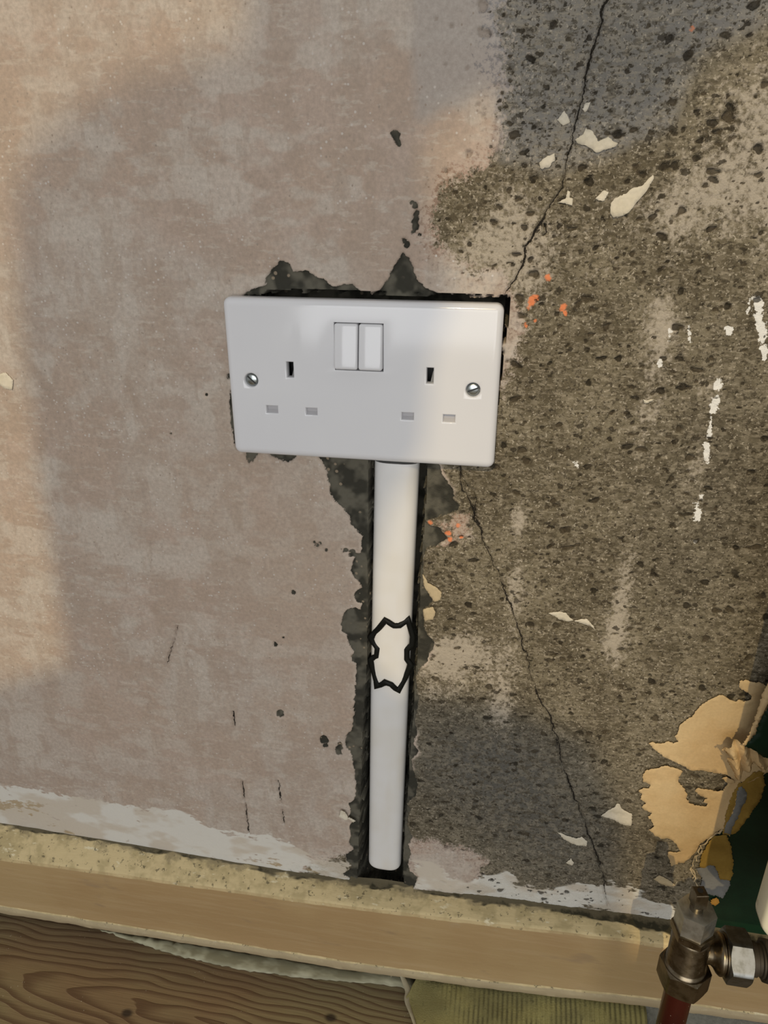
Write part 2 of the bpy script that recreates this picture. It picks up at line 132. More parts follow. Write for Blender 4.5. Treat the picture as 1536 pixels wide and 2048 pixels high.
    'smears': [[(-170.5,14.4),(-165.9,-0.9),(-160.6,-12.5)],[(-138.6,0.3),(-135.3,-12.3),(-132.3,-28.3),(-125.5,-40.3)],[(-201.8,11.4),(-192.3,-4.9),(-187.2,-22.9)],[(-145.4,-16.8),(-146.5,-31.1)],[(-139.6,-42.2),(-125.8,-51.4)],[(-198.8,-42.4),(-199.9,-53.3)],[(-145.4,16.2),(-145.1,4.8)],[(-94.2,-108.8),(-72.4,-119.0)],[(-142.6,-149.3),(-138.2,-164.0)],[(-68.9,-162.2),(-77.1,-182.3),(-85.3,-199.1)],[(-78.5,-75.8),(-76.6,-98.8)]],
}

rng = np.random.default_rng(7)
random.seed(5)

# ------------------------------------------------------------------ node helper
class NT:
    def __init__(self, name):
        self.mat = bpy.data.materials.new(name)
        self.mat.use_nodes = True
        self.t = self.mat.node_tree
        self.b = self.t.nodes['Principled BSDF']
        self.co = self.t.nodes.new('ShaderNodeTexCoord').outputs['Object']
    def link(self, v, sock):
        if isinstance(v, bpy.types.NodeSocket):
            self.t.links.new(v, sock)
        elif isinstance(v, tuple) and len(v) == 3 and sock.type == 'RGBA':
            sock.default_value = (*v, 1)
        else:
            sock.default_value = v
    def math(self, op, a, b=0.0, clamp=False):
        n = self.t.nodes.new('ShaderNodeMath'); n.operation = op; n.use_clamp = clamp
        self.link(a, n.inputs[0]); self.link(b, n.inputs[1])
        return n.outputs[0]
    def attr(self, name):
        n = self.t.nodes.new('ShaderNodeAttribute'); n.attribute_name = name
        return n.outputs['Fac']
    def stretch(self, s, rot=(0, 0, 0)):
        n = self.t.nodes.new('ShaderNodeMapping')
        n.inputs['Scale'].default_value = s; n.inputs['Rotation'].default_value = rot
        self.t.links.new(self.co, n.inputs[0]); return n.outputs[0]
    def noise(self, scale, detail=4.0, rough=0.55, vec=None, dist=0.0):
        n = self.t.nodes.new('ShaderNodeTexNoise')
        n.inputs['Scale'].default_value = scale; n.inputs['Detail'].default_value = min(detail, 3.0)
        n.inputs['Roughness'].default_value = rough; n.inputs['Distortion'].default_value = dist
        self.t.links.new(vec if vec is not None else self.co, n.inputs['Vector'])
        return n.outputs[0]
    def voro(self, scale, vec=None):
        n = self.t.nodes.new('ShaderNodeTexVoronoi'); n.inputs['Scale'].default_value = scale
        self.t.links.new(vec if vec is not None else self.co, n.inputs['Vector'])
        return n.outputs['Distance']
    def step(self, v, lo, hi):
        """smooth 0..1 as v runs lo -> hi (lo may exceed hi)"""
        n = self.t.nodes.new('ShaderNodeMapRange'); n.interpolation_type = 'SMOOTHSTEP'
        self.link(v, n.inputs['Value'])
        if lo <= hi:
            f, t = 0.0, 1.0
        else:
            lo, hi, f, t = hi, lo, 1.0, 0.0
        n.inputs['From Min'].default_value = lo; n.inputs['From Max'].default_value = hi
        n.inputs['To Min'].default_value = f; n.inputs['To Max'].default_value = t
        return n.outputs[0]
    def mix(self, f, a, b, mode='MIX'):
        n = self.t.nodes.new('ShaderNodeMix'); n.data_type = 'RGBA'; n.blend_type = mode
        self.link(f, n.inputs['Factor']); self.link(a, n.inputs['A']); self.link(b, n.inputs['B'])
        return n.outputs['Result']
    def bright(self, c, v):
        """multiply colour by a scalar"""
        n = self.t.nodes.new('ShaderNodeMix'); n.data_type = 'RGBA'; n.blend_type = 'MULTIPLY'
        n.inputs['Factor'].default_value = 1.0
        self.link(c, n.inputs['A']); self.t.links.new(v, n.inputs['B'])
        return n.outputs['Result']
    def bump(self, h, dist, strength=1.0):
        n = self.t.nodes.new('ShaderNodeBump'); n.inputs['Strength'].default_value = strength
        n.inputs['Distance'].default_value = dist
        self.link(h, n.inputs['Height']); self.t.links.new(n.outputs[0], self.b.inputs['Normal'])
    def out(self, color, rough=0.8, metal=0.0, spec=None):
        self.link(color, self.b.inputs['Base Color']); self.link(rough, self.b.inputs['Roughness'])
        self.link(metal, self.b.inputs['Metallic'])
        if spec is not None:
            self.b.inputs['Specular IOR Level'].default_value = spec
        return self.mat

def simple(name, col, rough=0.7, metal=0.0, var=0.12, scale=200, bump=0.0, bscale=None, spec=None):
    m = NT(name)
    n = m.noise(scale, 5)
    v = m.math('ADD', m.math('MULTIPLY', n, 2 * var), 1 - var)
    c = m.bright(col, v) if False else m.mix(1.0, col, v, 'MULTIPLY')
    if bump:
        m.bump(m.noise(bscale or scale * 3, 4), bump)
    return m.out(c, rough, metal, spec)

# ------------------------------------------------------------------ object helpers
def tag(o, label=None, cat=None, group=None, kind=None):
    if label: o['label'] = label
    if cat: o['category'] = cat
    if group: o['group'] = group
    if kind: o['kind'] = kind
    return o
def empty(name, loc, label, cat):
    o = bpy.data.objects.new(name, None); COL.objects.link(o); o.location = loc
    o.empty_display_size = 0.01
    bpy.context.view_layer.update()
    return tag(o, label, cat)
def from_bm(name, bm, mat, parent=None, smooth=None):
    me = bpy.data.meshes.new(name)
    bmesh.ops.recalc_face_normals(bm, faces=bm.faces)
    bm.to_mesh(me); bm.free()
    return from_me(name, me, mat, parent, smooth)
def from_me(name, me, mat, parent=None, smooth=None):
    me.materials.append(mat)
    if smooth is not None:
        me.polygons.foreach_set('use_smooth', [True] * len(me.polygons))
        me.set_sharp_from_angle(angle=math.radians(smooth))
    o = bpy.data.objects.new(name, me); COL.objects.link(o)
    if parent is not None:
        o.parent = parent
        o.matrix_parent_inverse = Matrix.Translation(-Vector(parent.location)) if parent.type == 'EMPTY' else Matrix()
    return o
def box(bm, x0, x1, y0, y1, z0, z1):
    r = bmesh.ops.create_cube(bm, size=1.0)
    for v in r['verts']:
        v.co = W((x0 + x1) / 2 + v.co.x * (x1 - x0), (y0 + y1) / 2 + v.co.y * (y1 - y0), (z0 + z1) / 2 + v.co.z * (z1 - z0))
    return r['verts']
def bevel_all(bm, w, seg=3):
    bmesh.ops.bevel(bm, geom=list(bm.edges), offset=w / 1000.0, segments=seg, profile=0.5, affect='EDGES')
def rings_bm(bm, rings, cap=True, closed=False):
    vs = [[bm.verts.new(p) for p in r] for r in rings]
    n = len(rings[0])
    pairs = list(zip(vs[:-1], vs[1:])) + ([(vs[-1], vs[0])] if closed else [])
    for a, b in pairs:
        for i in range(n):
            bm.faces.new((a[i], a[(i + 1) % n], b[(i + 1) % n], b[i]))
    if cap and not closed:
        bm.faces.new(vs[0][::-1]); bm.faces.new(vs[-1])
    return vs
def lathe(bm, origin, axis, prof, n=40):
    """prof: list of (distance along axis, radius) in mm"""
    ax = Vector(axis).normalized()
    a = ax.orthogonal().normalized(); b = ax.cross(a)
    o = W(*origin)
    rings = []
    for d, r in prof:
        rings.append([o + ax * d / 1000 + (a * math.cos(2 * math.pi * i / n) + b * math.sin(2 * math.pi * i / n)) * max(r, 0.01) / 1000 for i in range(n)])
    rings_bm(bm, rings)
def hexnut(bm, origin, axis, length, af, phase=0.0, n=72, ch=0.577, ends=(1, 1)):
    """hexagon nut with chamfered ends"""
    ax = Vector(axis).normalized()
    a = Vector((0, -1, 0)) if abs(ax.y) < 0.9 else Vector((1, 0, 0))
    a = (a - ax * a.dot(ax)).normalized(); b = ax.cross(a)
    o = W(*origin); rc = af / 2 * 0.985
    def R(t):
        u = (t - phase) % (math.pi / 3) - math.pi / 6
        return af / 2 / math.cos(u)
    rings = []
    def ring(f):
        out = []
        for i in range(n):
            t = 2 * math.pi * i / n
            d, r = f(R(t))
            out.append(o + ax * d / 1000 + (a * math.cos(t) + b * math.sin(t)) * r / 1000)
        return out
    c0, c1 = ch * ends[0], ch * ends[1]
    rings.append(ring(lambda r: (0, rc if ends[0] else r)))
    rings.append(ring(lambda r: (max(0, r - rc) * c0, r)))
    rings.append(ring(lambda r: (length - max(0, r - rc) * c1, r)))
    rings.append(ring(lambda r: (length, rc if ends[1] else r)))
    rings_bm(bm, rings)
def tube(bm, pts, r, n=10, closed=False, flat=1.0):
    """tube through mm points; flat squeezes it along y"""
    P = [W(*p) for p in pts]; k = len(P); rings = []
    for i in range(k):
        if closed:
            d = (P[(i + 1) % k] - P[i - 1])
        else:
            d = P[min(i + 1, k - 1)] - P[max(i - 1, 0)]
        d.normalize()
        s = Vector((0, 1, 0)); s = (s - d * s.dot(d)).normalized(); u = d.cross(s)
        rr = r[i] if isinstance(r, (list, tuple)) else r
        # mitre so that the stroke keeps its width at corners
        m = 1.0
        if 0 < i < k - 1 or closed:
            e = (P[i] - P[i - 1]).normalized(); m = 1.0 / max(0.55, e.dot(d))
        rings.append([P[i] + (s * math.cos(2 * math.pi * j / n) * flat + u * math.sin(2 * math.pi * j / n) * m) * rr / 1000 for j in range(n)])
    rings_bm(bm, rings, closed=closed)

# ------------------------------------------------------------------ numpy noise and distance fields
def vnoise(X, Z, scale, seed):
    """value noise, features about `scale` mm across, 0..1"""
    r = np.random.default_rng(seed); T_ = r.random((256, 256))
    x = X / scale + 1000.3; z = Z / scale + 1000.7
    xi = np.floor(x).astype(np.int64); zi = np.floor(z).astype(np.int64)
    fx = x - xi; fz = z - zi
    fx = fx * fx * (3 - 2 * fx); fz = fz * fz * (3 - 2 * fz)
    a = T_[xi & 255, zi & 255]; b = T_[(xi + 1) & 255, zi & 255]
    c = T_[xi & 255, (zi + 1) & 255]; d = T_[(xi + 1) & 255, (zi + 1) & 255]
    return (a * (1 - fx) + b * fx) * (1 - fz) + (c * (1 - fx) + d * fx) * fz
def fbm(X, Z, scale, octv=4, seed=0, gain=0.55):
    s = 0; amp = 1; tot = 0
    for k in range(octv):
        s = s + amp * vnoise(X, Z, scale / 2 ** k, seed + 17 * k); tot += amp; amp *= gain
    return s / tot - 0.5
def poly_sdf(X, Z, poly, clip=8.0):
    """signed distance, negative inside"""
    P = np.array(poly, float)
    out = np.full(X.shape, clip)
    x0, z0 = P.min(0) - clip; x1, z1 = P.max(0) + clip
    sel = (X >= x0) & (X <= x1) & (Z >= z0) & (Z <= z1)
    x = X[sel]; z = Z[sel]
    d2 = np.full(x.shape, 1e12); ins = np.zeros(x.shape, bool)
    for (ax, az), (bx, bz) in zip(P, np.roll(P, -1, 0)):
        ex, ez = bx - ax, bz - az; L = ex * ex + ez * ez + 1e-9
        t = np.clip(((x - ax) * ex + (z - az) * ez) / L, 0, 1)
        d2 = np.minimum(d2, (x - ax - t * ex) ** 2 + (z - az - t * ez) ** 2)
        if abs(ez) > 1e-9:
            c = (az > z) != (bz > z)
            ins ^= c & (x < (bx - ax) * (z - az) / (bz - az) + ax)
    d = np.sqrt(d2); d = np.where(ins, -d, d)
    out[sel] = np.clip(d, -clip, clip)
    return out
def line_sd(X, Z, line, clip=5.0):
    """signed distance to a polyline, and the position 0..1 along it"""
    P = np.array(line, float)
    out = np.full(X.shape, clip); par = np.zeros(X.shape)
    x0, z0 = P.min(0) - clip; x1, z1 = P.max(0) + clip
    sel = (X >= x0) & (X <= x1) & (Z >= z0) & (Z <= z1)
    x = X[sel]; z = Z[sel]
    best = np.full(x.shape, 1e12); sg = np.ones(x.shape); pp = np.zeros(x.shape)
    seg = np.hypot(*np.diff(P, axis=0).T); cum = np.concatenate([[0], np.cumsum(seg)]) / seg.sum()
    for k in range(len(P) - 1):
        ax, az = P[k]; bx, bz = P[k + 1]
        ex, ez = bx - ax, bz - az; L = ex * ex + ez * ez + 1e-9
        t = np.clip(((x - ax) * ex + (z - az) * ez) / L, 0, 1)
        d = (x - ax - t * ex) ** 2 + (z - az - t * ez) ** 2
        m = d < best
        best = np.where(m, d, best)
        sg = np.where(m, np.sign(ex * (z - az) - ez * (x - ax)), sg)
        pp = np.where(m, cum[k] + t * (cum[k + 1] - cum[k]), pp)
    out[sel] = np.clip(np.sqrt(best) * sg, -clip, clip); par[sel] = pp
    return out, par
def jitter(line, step=2.5, amp=0.55, seed=1):
    r = np.random.default_rng(seed); P = np.array(line, float); out = []
    for a, b in zip(P[:-1], P[1:]):
        n = max(1, int(np.hypot(*(b - a)) / step))
        for i in range(n):
            out.append(a + (b - a) * i / n + r.normal(0, amp, 2) * (1 if out else 0))
    out.append(P[-1]); return out
def sstep(v, lo, hi):
    t = np.clip((v - lo) / (hi - lo), 0, 1); return t * t * (3 - 2 * t)

# ------------------------------------------------------------------ the wall
def axis(lo, hi, step, far_lo, far_hi):
    mid = np.arange(lo, hi, step); a = []; s = step; p = lo
    while p > far_lo:
        s *= 1.18; p -= s; a.append(p)
    b = []; s = step; p = mid[-1]
    while p < far_hi:
        s *= 1.18; p += s; b.append(p)
    return np.concatenate([a[::-1], mid, b])
gx = axis(-330, 300, 0.75, -1100, 1100)
gz = axis(-386, 192, 0.75, -455, 1500)
X, Z = np.meshgrid(gx, gz)

mort = np.full(X.shape, 8.0)
for k in ('mortar_top', 'mortar_left', 'mortar_nick', 'mortar_chase'):
    mort = np.minimum(mort, poly_sdf(X, Z, T[k]))
for cx, cz, r in T['chips']:
    d = np.hypot(X - cx, (Z - cz) * 0.9) - r * 1.05
    mort = np.minimum(mort, d)
mort = np.clip(mort, -8, 8)
mort = mort + 1.6 * fbm(X, Z, 5, 4, 11) + 1.5 * fbm(X, Z, 1.8, 2, 12)
chase = poly_sdf(X, Z, T['chase'], 6) + 0.5 * fbm(X, Z, 3, 3, 23)
back = poly_sdf(X, Z, [(-66, -41), (70, -41), (74.5, 40), (74.5, 45.6), (30, 45.2), (0, 45.0), (-30, 45.4), (-52, 44.3), (-62, 43)], 6) + 2.2 * fbm(X, Z, 6, 4, 31)
deep = np.minimum(chase, back)

pink = -poly_sdf(X, Z, T['pink'], 40)
far = (X < -60); pink = np.where(far & (pink > 30), 40, pink)
pink = np.maximum(pink, -poly_sdf(X, Z, T['pink_low'], 40))
pink = np.maximum(pink, -poly_sdf(X, Z, T['pink_mid'], 40) * 1.0 - 5.0)
pinkn = pink + 15 * fbm(X, Z, 16, 5, 41) + 7 * fbm(X, Z, 4, 3, 43)
isc = sstep(-pinkn, -1.5, 2.0)                    # 1 where the bare undercoat shows
gsk = np.maximum(0, 1 - np.maximum(0, poly_sdf(X, Z, T['grey_skim'], 20) + 10 * fbm(X, Z, 20, 4, 45)) / 6.0)

H = 0.9 * fbm(X, Z, 120, 3, 51) + 0.10 * fbm(X, Z, 3.0, 3, 53)
H += isc * (0.7 + 1.0 * fbm(X, Z, 7, 4, 57) + 0.7 * fbm(X, Z, 2.2, 3, 59))
hole = sstep(-mort, -0.5, 0.6)
H += hole * (1.9 + 2.6 * fbm(X, Z, 7, 5, 61, 0.65))
dp = sstep(-deep, -0.3, 0.5)
H = H * (1 - dp) + dp * 32.0

pit = np.zeros(X.shape)
def stamp(cx, cz, r, depth, ex=1.0, rot=0.0, seed=0):
    R = r * 1.9
    i0, i1 = np.searchsorted(gz, [cz - R, cz + R]); j0, j1 = np.searchsorted(gx, [cx - R, cx + R])
    if i1 - i0 < 1 or j1 - j0 < 1:
        return
    x = X[i0:i1, j0:j1] - cx; z = Z[i0:i1, j0:j1] - cz
    u = (x * math.cos(rot) + z * math.sin(rot)) / ex; v = (-x * math.sin(rot) + z * math.cos(rot)) * ex
    th = np.arctan2(v, u)
    rr = r * (1 + 0.14 * np.sin(2 * th + seed) + 0.12 * np.sin(3 * th + seed * 2.1) + 0.05 * np.sin(5 * th + seed))
    q = np.hypot(u, v) / rr
    f = 1 - sstep(q, 0.55, 1.08)
    H[i0:i1, j0:j1] += depth * f
    pit[i0:i1, j0:j1] = np.maximum(pit[i0:i1, j0:j1], f)
for k, (cx, cz, r) in enumerate(T['pits']):
    stamp(cx, cz, r * 0.85, min(2.8, r * 0.8), random.uniform(1.0, 1.22), random.uniform(-0.5, 0.3), k * 1.7)
n_r = 0
for k in range(6500):
    cx = random.uniform(15, 430); cz = random.uniform(-372, 420)
    j = min(len(gx) - 1, np.searchsorted(gx, cx)); i = min(len(gz) - 1, np.searchsorted(gz, cz))
    if (isc[i, j] < 0.6 and cx < 45 + 10 * random.random()) or mort[i, j] < 1.5 or deep[i, j] < 2:
        continue
    r = min(2.6, 0.62 * random.paretovariate(2.2))
    if cz < -200 and random.random() < 0.35:
        continue
    stamp(cx, cz, r, min(1.9, r * 0.95), random.uniform(1.0, 1.5), random.uniform(-0.4, 0.4), k)
    n_r += 1
for k in range(900):                               # pin holes in the pink skim
    cx = random.uniform(-340, 20); cz = random.uniform(-350, 220)
    stamp(cx, cz, random.uniform(0.25, 0.55), 0.4, 1.2, random.uniform(-1, 1), k)

crack = np.full(X.shape, 5.0); crw = np.zeros(X.shape)
def add_crack(line, w, seed, amp=0.55, step=2.5):
    global crack, crw, H
    sd, par = line_sd(X, Z, jitter(line, step, amp, seed))
    ww = w * np.minimum(1, np.minimum(par * 40, (1 - par) * 14)) * (0.70 + 2.6 * fbm(X, Z, 11, 4, seed + 5))
    m = np.abs(sd) < np.abs(crack)
    crack = np.where(m, sd, crack); crw = np.where(m, np.maximum(ww, 0), crw)
    H += 1.6 * (1 - sstep(np.abs(sd), 0.3, 1.1)) * (ww > 0.05)
add_crack(T['crack_top'], 0.50, 101, 0.8, 3.8)
add_crack(T['crack_low'], 0.50, 103, 0.65, 3.2)
add_crack(T['crack_branch'], 0.5, 105)
add_crack(T['crack_branch2'], 0.32, 109)
for k, l in enumerate(T['scratches']):
    add_crack(l, 0.45 if k < 3 else 0.22, 111 + k, 0.3, 2.0)

white = np.full(X.shape, 8.0)
for k in ('white_band', 'white_low'):
    white = np.minimum(white, poly_sdf(X, Z, T[k]))
white = white + 9 * fbm(X, Z * 1.8, 22, 5, 71) + 1.0
wm = np.full(X.shape, 5.0)
for l, w in T['white_marks']:
    sd, par = line_sd(X, Z, l)
    wm = np.minimum(wm, np.abs(sd) - w * 0.42)
wm = wm + 2.4 * fbm(X, Z, 3.0, 3, 73)
orange = np.full(X.shape, 5.0)
for cx, cz, r in T['orange_marks']:
    orange = np.minimum(orange, np.hypot(X - cx, Z - cz) - r * 0.7)
orange = np.clip(orange, -5, 5) + 3.0 * fbm(X, Z, 3, 4, 77)

def gauss(l):
    s = np.zeros(X.shape)
    for cx, cz, rx, rz, a in l:
        s += a * np.exp(-((X - cx) / rx) ** 2 - ((Z - cz) / rz) ** 2)
    return s
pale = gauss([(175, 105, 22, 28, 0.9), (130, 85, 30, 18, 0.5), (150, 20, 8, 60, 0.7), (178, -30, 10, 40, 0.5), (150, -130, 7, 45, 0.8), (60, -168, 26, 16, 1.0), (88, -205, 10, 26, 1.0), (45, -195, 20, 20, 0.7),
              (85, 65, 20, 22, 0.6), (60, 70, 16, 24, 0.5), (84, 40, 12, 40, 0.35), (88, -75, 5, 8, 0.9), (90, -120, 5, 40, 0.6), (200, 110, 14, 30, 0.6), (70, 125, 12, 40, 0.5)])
darkz = gauss([(70, -255, 55, 45, 1.0), (130, -310, 60, 55, 1.0), (100, -250, 30, 30, 0.4), (110, 150, 46, 30, 0.55), (190, -60, 40, 70, 0.25)])  # darker undercoat; most of it puts the shade of sunless zones into the colour

warm = gauss([(-40, -125, 55, 40, 0.9), (-60, -60, 60, 40, 0.4), (-180, -250, 90, 40, 0.35), (-20, -200, 40, 60, 0.5), (-190, 140, 60, 60, 0.3)])
smear = np.zeros(X.shape)
for l in T['smears']:
    sd, par = line_sd(X, Z, jitter(l, 6, 0.6, 7), 9)
    smear = np.maximum(smear, np.exp(-(sd / 2.6) ** 2) * np.minimum(1, 6 * np.minimum(par, 1 - par)))
smear *= 0.55 + 1.4 * fbm(X, Z, 7, 4, 91)
nz, nx = X.shape
co = np.empty((nz * nx, 3), np.float32)
co[:, 0] = X.ravel() / 1000; co[:, 1] = H.ravel() / 1000; co[:, 2] = (Z.ravel() + FLOOR) / 1000
idx = np.arange(nz * nx, dtype=np.int32).reshape(nz, nx)
quads = np.stack([idx[:-1, :-1], idx[:-1, 1:], idx[1:, 1:], idx[1:, :-1]], -1).reshape(-1, 4)
def grid_mesh(name, co, quads):
    me = bpy.data.meshes.new(name)
    me.vertices.add(len(co)); me.vertices.foreach_set('co', co.ravel())
    me.loops.add(quads.size); me.loops.foreach_set('vertex_index', quads.ravel())
    me.polygons.add(len(quads))
    me.polygons.foreach_set('loop_start', np.arange(0, quads.size, 4, dtype=np.int32))
    me.polygons.foreach_set('loop_total', np.full(len(quads), 4, dtype=np.int32))
    me.update(); me.validate()
    return me
me = grid_mesh('wall_back', co, quads)
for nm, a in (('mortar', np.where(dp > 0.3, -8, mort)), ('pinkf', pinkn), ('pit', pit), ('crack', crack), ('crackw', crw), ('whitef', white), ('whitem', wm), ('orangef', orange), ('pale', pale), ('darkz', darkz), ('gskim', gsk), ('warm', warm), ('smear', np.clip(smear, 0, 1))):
    at = me.attributes.new(nm, 'FLOAT', 'POINT'); at.data.foreach_set('value', a.astype(np.float32).ravel())

def mottle(name, chans):
    a = np.ones((nz * nx, 4), np.float32)
    for i, ch in enumerate(chans):
        a[:, i] = (0.5 + 0.8 * ch).ravel()
    at = me.attributes.new(name, 'FLOAT_COLOR', 'POINT'); at.data.foreach_set('color', a.ravel())
mottle('mottle_a', [fbm(X, Z, 80, 4, 501), fbm(X, Z, 26, 4, 511), fbm(X, Z, 42, 4, 521)])
mottle('mottle_b', [fbm(X * 0.7, Z, 10.5, 3, 531), fbm(X * 0.45, Z, 14, 4, 541), fbm(X, Z * 0.35, 15, 4, 551)])
mottle('mottle_c', [fbm(X, Z, 24, 3, 561), fbm(X, Z, 8, 3, 571), fbm(X * 0.45, Z, 24, 4, 581)])
m = NT('bare_plaster_wall')
def chans(name):
    n = m.t.nodes.new('ShaderNodeAttribute'); n.attribute_name = name
    q = m.t.nodes.new('ShaderNodeSeparateColor'); m.t.links.new(n.outputs['Color'], q.inputs[0])
    return q.outputs[0], q.outputs[1], q.outputs[2]
n_big, n_mid, n_d = chans('mottle_a'); n_p, n_h, n_v = chans('mottle_b'); n_c1, n_c2, n_c3 = chans('mottle_c')
hs = m.stretch((0.45, 1, 1.0))                     # streaks along the trowel strokes
vs = m.stretch((1.0, 1, 0.35))
n_f = m.noise(420, 4, 0.65); n_g = m.noise(1300, 3, 0.6)
# pink skim coat
n_s = m.noise(210, 5, 0.7, m.stretch((0.35, 1, 1))); n_t = m.noise(150, 5, 0.7, m.stretch((1, 1, 0.4)))
c = m.mix(m.step(n_big, 0.42, 0.57), (0.395, 0.285, 0.225), (0.410, 0.345, 0.295))
c = m.mix(m.math('MULTIPLY', m.step(n_d, 0.50, 0.60), 0.60), c, (0.345, 0.228, 0.155))
c = m.mix(m.math('MULTIPLY', m.step(n_mid, 0.52, 0.62), 0.60), c, (0.470, 0.430, 0.375))
c = m.mix(m.math('MULTIPLY', m.step(n_p, 0.51, 0.61), 0.60), c, (0.295, 0.200, 0.145))
c = m.mix(m.math('MULTIPLY', m.step(n_h, 0.53, 0.63), 0.60), c, (0.535, 0.490, 0.430))
c = m.mix(m.math('MULTIPLY', m.step(n_v, 0.53, 0.63), 0.50), c, (0.290, 0.200, 0.142))
c = m.mix(m.math('MULTIPLY', m.step(n_s, 0.53, 0.63), 0.45), c, (0.55, 0.50, 0.43))
c = m.mix(m.math('MULTIPLY', m.step(n_t, 0.54, 0.64), 0.45), c, (0.27, 0.19, 0.14))
c = m.mix(m.math('MULTIPLY', m.attr('warm'), 0.60, True), c, (0.395, 0.270, 0.180))
c = m.mix(m.math('MULTIPLY', m.attr('smear'), 0.80), c, (0.25, 0.155, 0.095))
c = m.mix(m.math('MULTIPLY', m.attr('gskim'), 0.8), c, (0.30, 0.285, 0.275))
c = m.mix(1.0, c, m.math('ADD', m.math('MULTIPLY', n_f, 1.4), 0.32), 'MULTIPLY')
sp = m.voro(260)
c = m.mix(m.math('MULTIPLY', m.step(sp, 0.20, 0.10), m.step(n_c1, 0.50, 0.58)), c, (0.608, 0.569, 0.528))
c = m.mix(m.math('MULTIPLY', m.step(m.voro(190, m.stretch((1.1, 1, 0.9))), 0.13, 0.06), m.step(n_d, 0.48, 0.58)), c, (0.160, 0.118, 0.088))
c = m.mix(m.math('MULTIPLY', m.attr('pit'), 0.6), c, (0.128, 0.095, 0.072))
# grey-brown undercoat
k = m.mix(m.step(n_mid, 0.40, 0.60), (0.115, 0.094, 0.058), (0.175, 0.147, 0.095))
k = m.mix(m.math('MULTIPLY', m.attr('gskim'), 0.60), k, (0.33, 0.315, 0.290))
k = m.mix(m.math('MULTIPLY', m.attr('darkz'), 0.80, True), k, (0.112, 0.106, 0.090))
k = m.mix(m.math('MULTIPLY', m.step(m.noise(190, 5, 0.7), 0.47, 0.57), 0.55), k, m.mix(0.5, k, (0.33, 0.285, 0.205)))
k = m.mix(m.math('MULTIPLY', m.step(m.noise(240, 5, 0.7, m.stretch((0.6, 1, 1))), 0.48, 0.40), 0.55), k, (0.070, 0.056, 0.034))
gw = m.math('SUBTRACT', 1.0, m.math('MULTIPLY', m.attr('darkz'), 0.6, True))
strk = m.noise(800, 3, 0.6, m.stretch((0.35, 1, 1)))
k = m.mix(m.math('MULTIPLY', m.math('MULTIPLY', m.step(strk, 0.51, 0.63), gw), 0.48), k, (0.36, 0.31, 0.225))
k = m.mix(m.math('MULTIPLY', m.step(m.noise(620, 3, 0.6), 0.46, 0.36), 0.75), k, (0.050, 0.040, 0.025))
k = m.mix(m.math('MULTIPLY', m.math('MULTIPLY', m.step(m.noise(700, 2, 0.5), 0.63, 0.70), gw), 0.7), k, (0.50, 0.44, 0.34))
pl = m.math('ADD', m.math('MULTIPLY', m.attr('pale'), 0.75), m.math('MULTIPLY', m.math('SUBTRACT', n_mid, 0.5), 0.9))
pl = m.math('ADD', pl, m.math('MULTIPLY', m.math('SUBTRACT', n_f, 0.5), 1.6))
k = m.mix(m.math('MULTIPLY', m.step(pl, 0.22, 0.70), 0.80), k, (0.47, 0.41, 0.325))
# skim over undercoat
pf = m.math('ADD', m.attr('pinkf'), m.math('MULTIPLY', m.math('SUBTRACT', m.noise(800, 4, 0.65), 0.5), 14.0))
base = m.mix(m.step(pf, -1.6, 1.6), k, c)
pf2 = m.math('ADD', m.attr('pinkf'), m.math('MULTIPLY', m.math('SUBTRACT', m.noise(420, 5, 0.7), 0.5), 60.0))
base = m.mix(m.math('MULTIPLY', m.step(pf2, 0.0, 4.0), m.math('MULTIPLY', m.step(m.attr('pinkf'), -22, -2), 0.5)), base, (0.46, 0.39, 0.32))
# white paint left along the skirting, paint drips, orange flecks
wf = m.math('ADD', m.math('MULTIPLY', m.attr('whitef'), 0.75), m.math('ADD', m.math('MULTIPLY', m.math('SUBTRACT', m.noise(120, 6, 0.72, hs), 0.5), 30.0), m.math('MULTIPLY', m.math('SUBTRACT', n_c3, 0.5), 26.0)))
wcol = m.mix(m.step(n_h, 0.46, 0.60), (0.66, 0.64, 0.575), (0.56, 0.50, 0.41))
base = m.mix(m.math('MULTIPLY', m.math('MULTIPLY', m.step(m.attr('whitef'), 3.5, 0.5), m.step(n_c3, 0.56, 0.64)), 0.7), base, (0.40, 0.30, 0.16))
base = m.mix(m.math('MULTIPLY', m.math('MULTIPLY', m.step(wf, 0.8, -1.4), m.step(m.attr('whitef'), 4.5, 2.5)), 0.90), base, wcol)
base = m.mix(m.step(m.math('ADD', m.attr('whitem'), m.math('MULTIPLY', m.math('SUBTRACT', m.noise(520, 4, 0.65), 0.5), 5.5)), 0.10, -0.3), base, (0.80, 0.78, 0.72))
base = m.mix(m.math('MULTIPLY', m.step(m.math('ADD', m.attr('orangef'), m.math('MULTIPLY', m.math('SUBTRACT', n_f, 0.5), 3.0)), 0.9, -0.2), 0.9), base, (0.80, 0.25, 0.10))
# small blow holes
vp = m.t.nodes.new('ShaderNodeTexVoronoi'); vp.inputs['Scale'].default_value = 150
m.t.links.new(m.stretch((0.8, 1, 1.15)), vp.inputs['Vector'])
sepv = m.t.nodes.new('ShaderNodeSeparateColor'); m.t.links.new(vp.outputs['Color'], sepv.inputs[0])
pr_ = m.math('SUBTRACT', m.math('ADD', vp.outputs['Distance'], m.math('MULTIPLY', m.math('SUBTRACT', m.noise(480, 4, 0.65), 0.5), 0.75)), m.math('MULTIPLY', m.math('MULTIPLY', sepv.outputs[0], sepv.outputs[0]), 0.27))
blow = m.math('MULTIPLY', m.step(pr_, 0.03, -0.03), m.step(m.attr('pinkf'), 4, -1))
base = m.mix(m.math('MULTIPLY', blow, 0.8), base, (0.032, 0.025, 0.015))
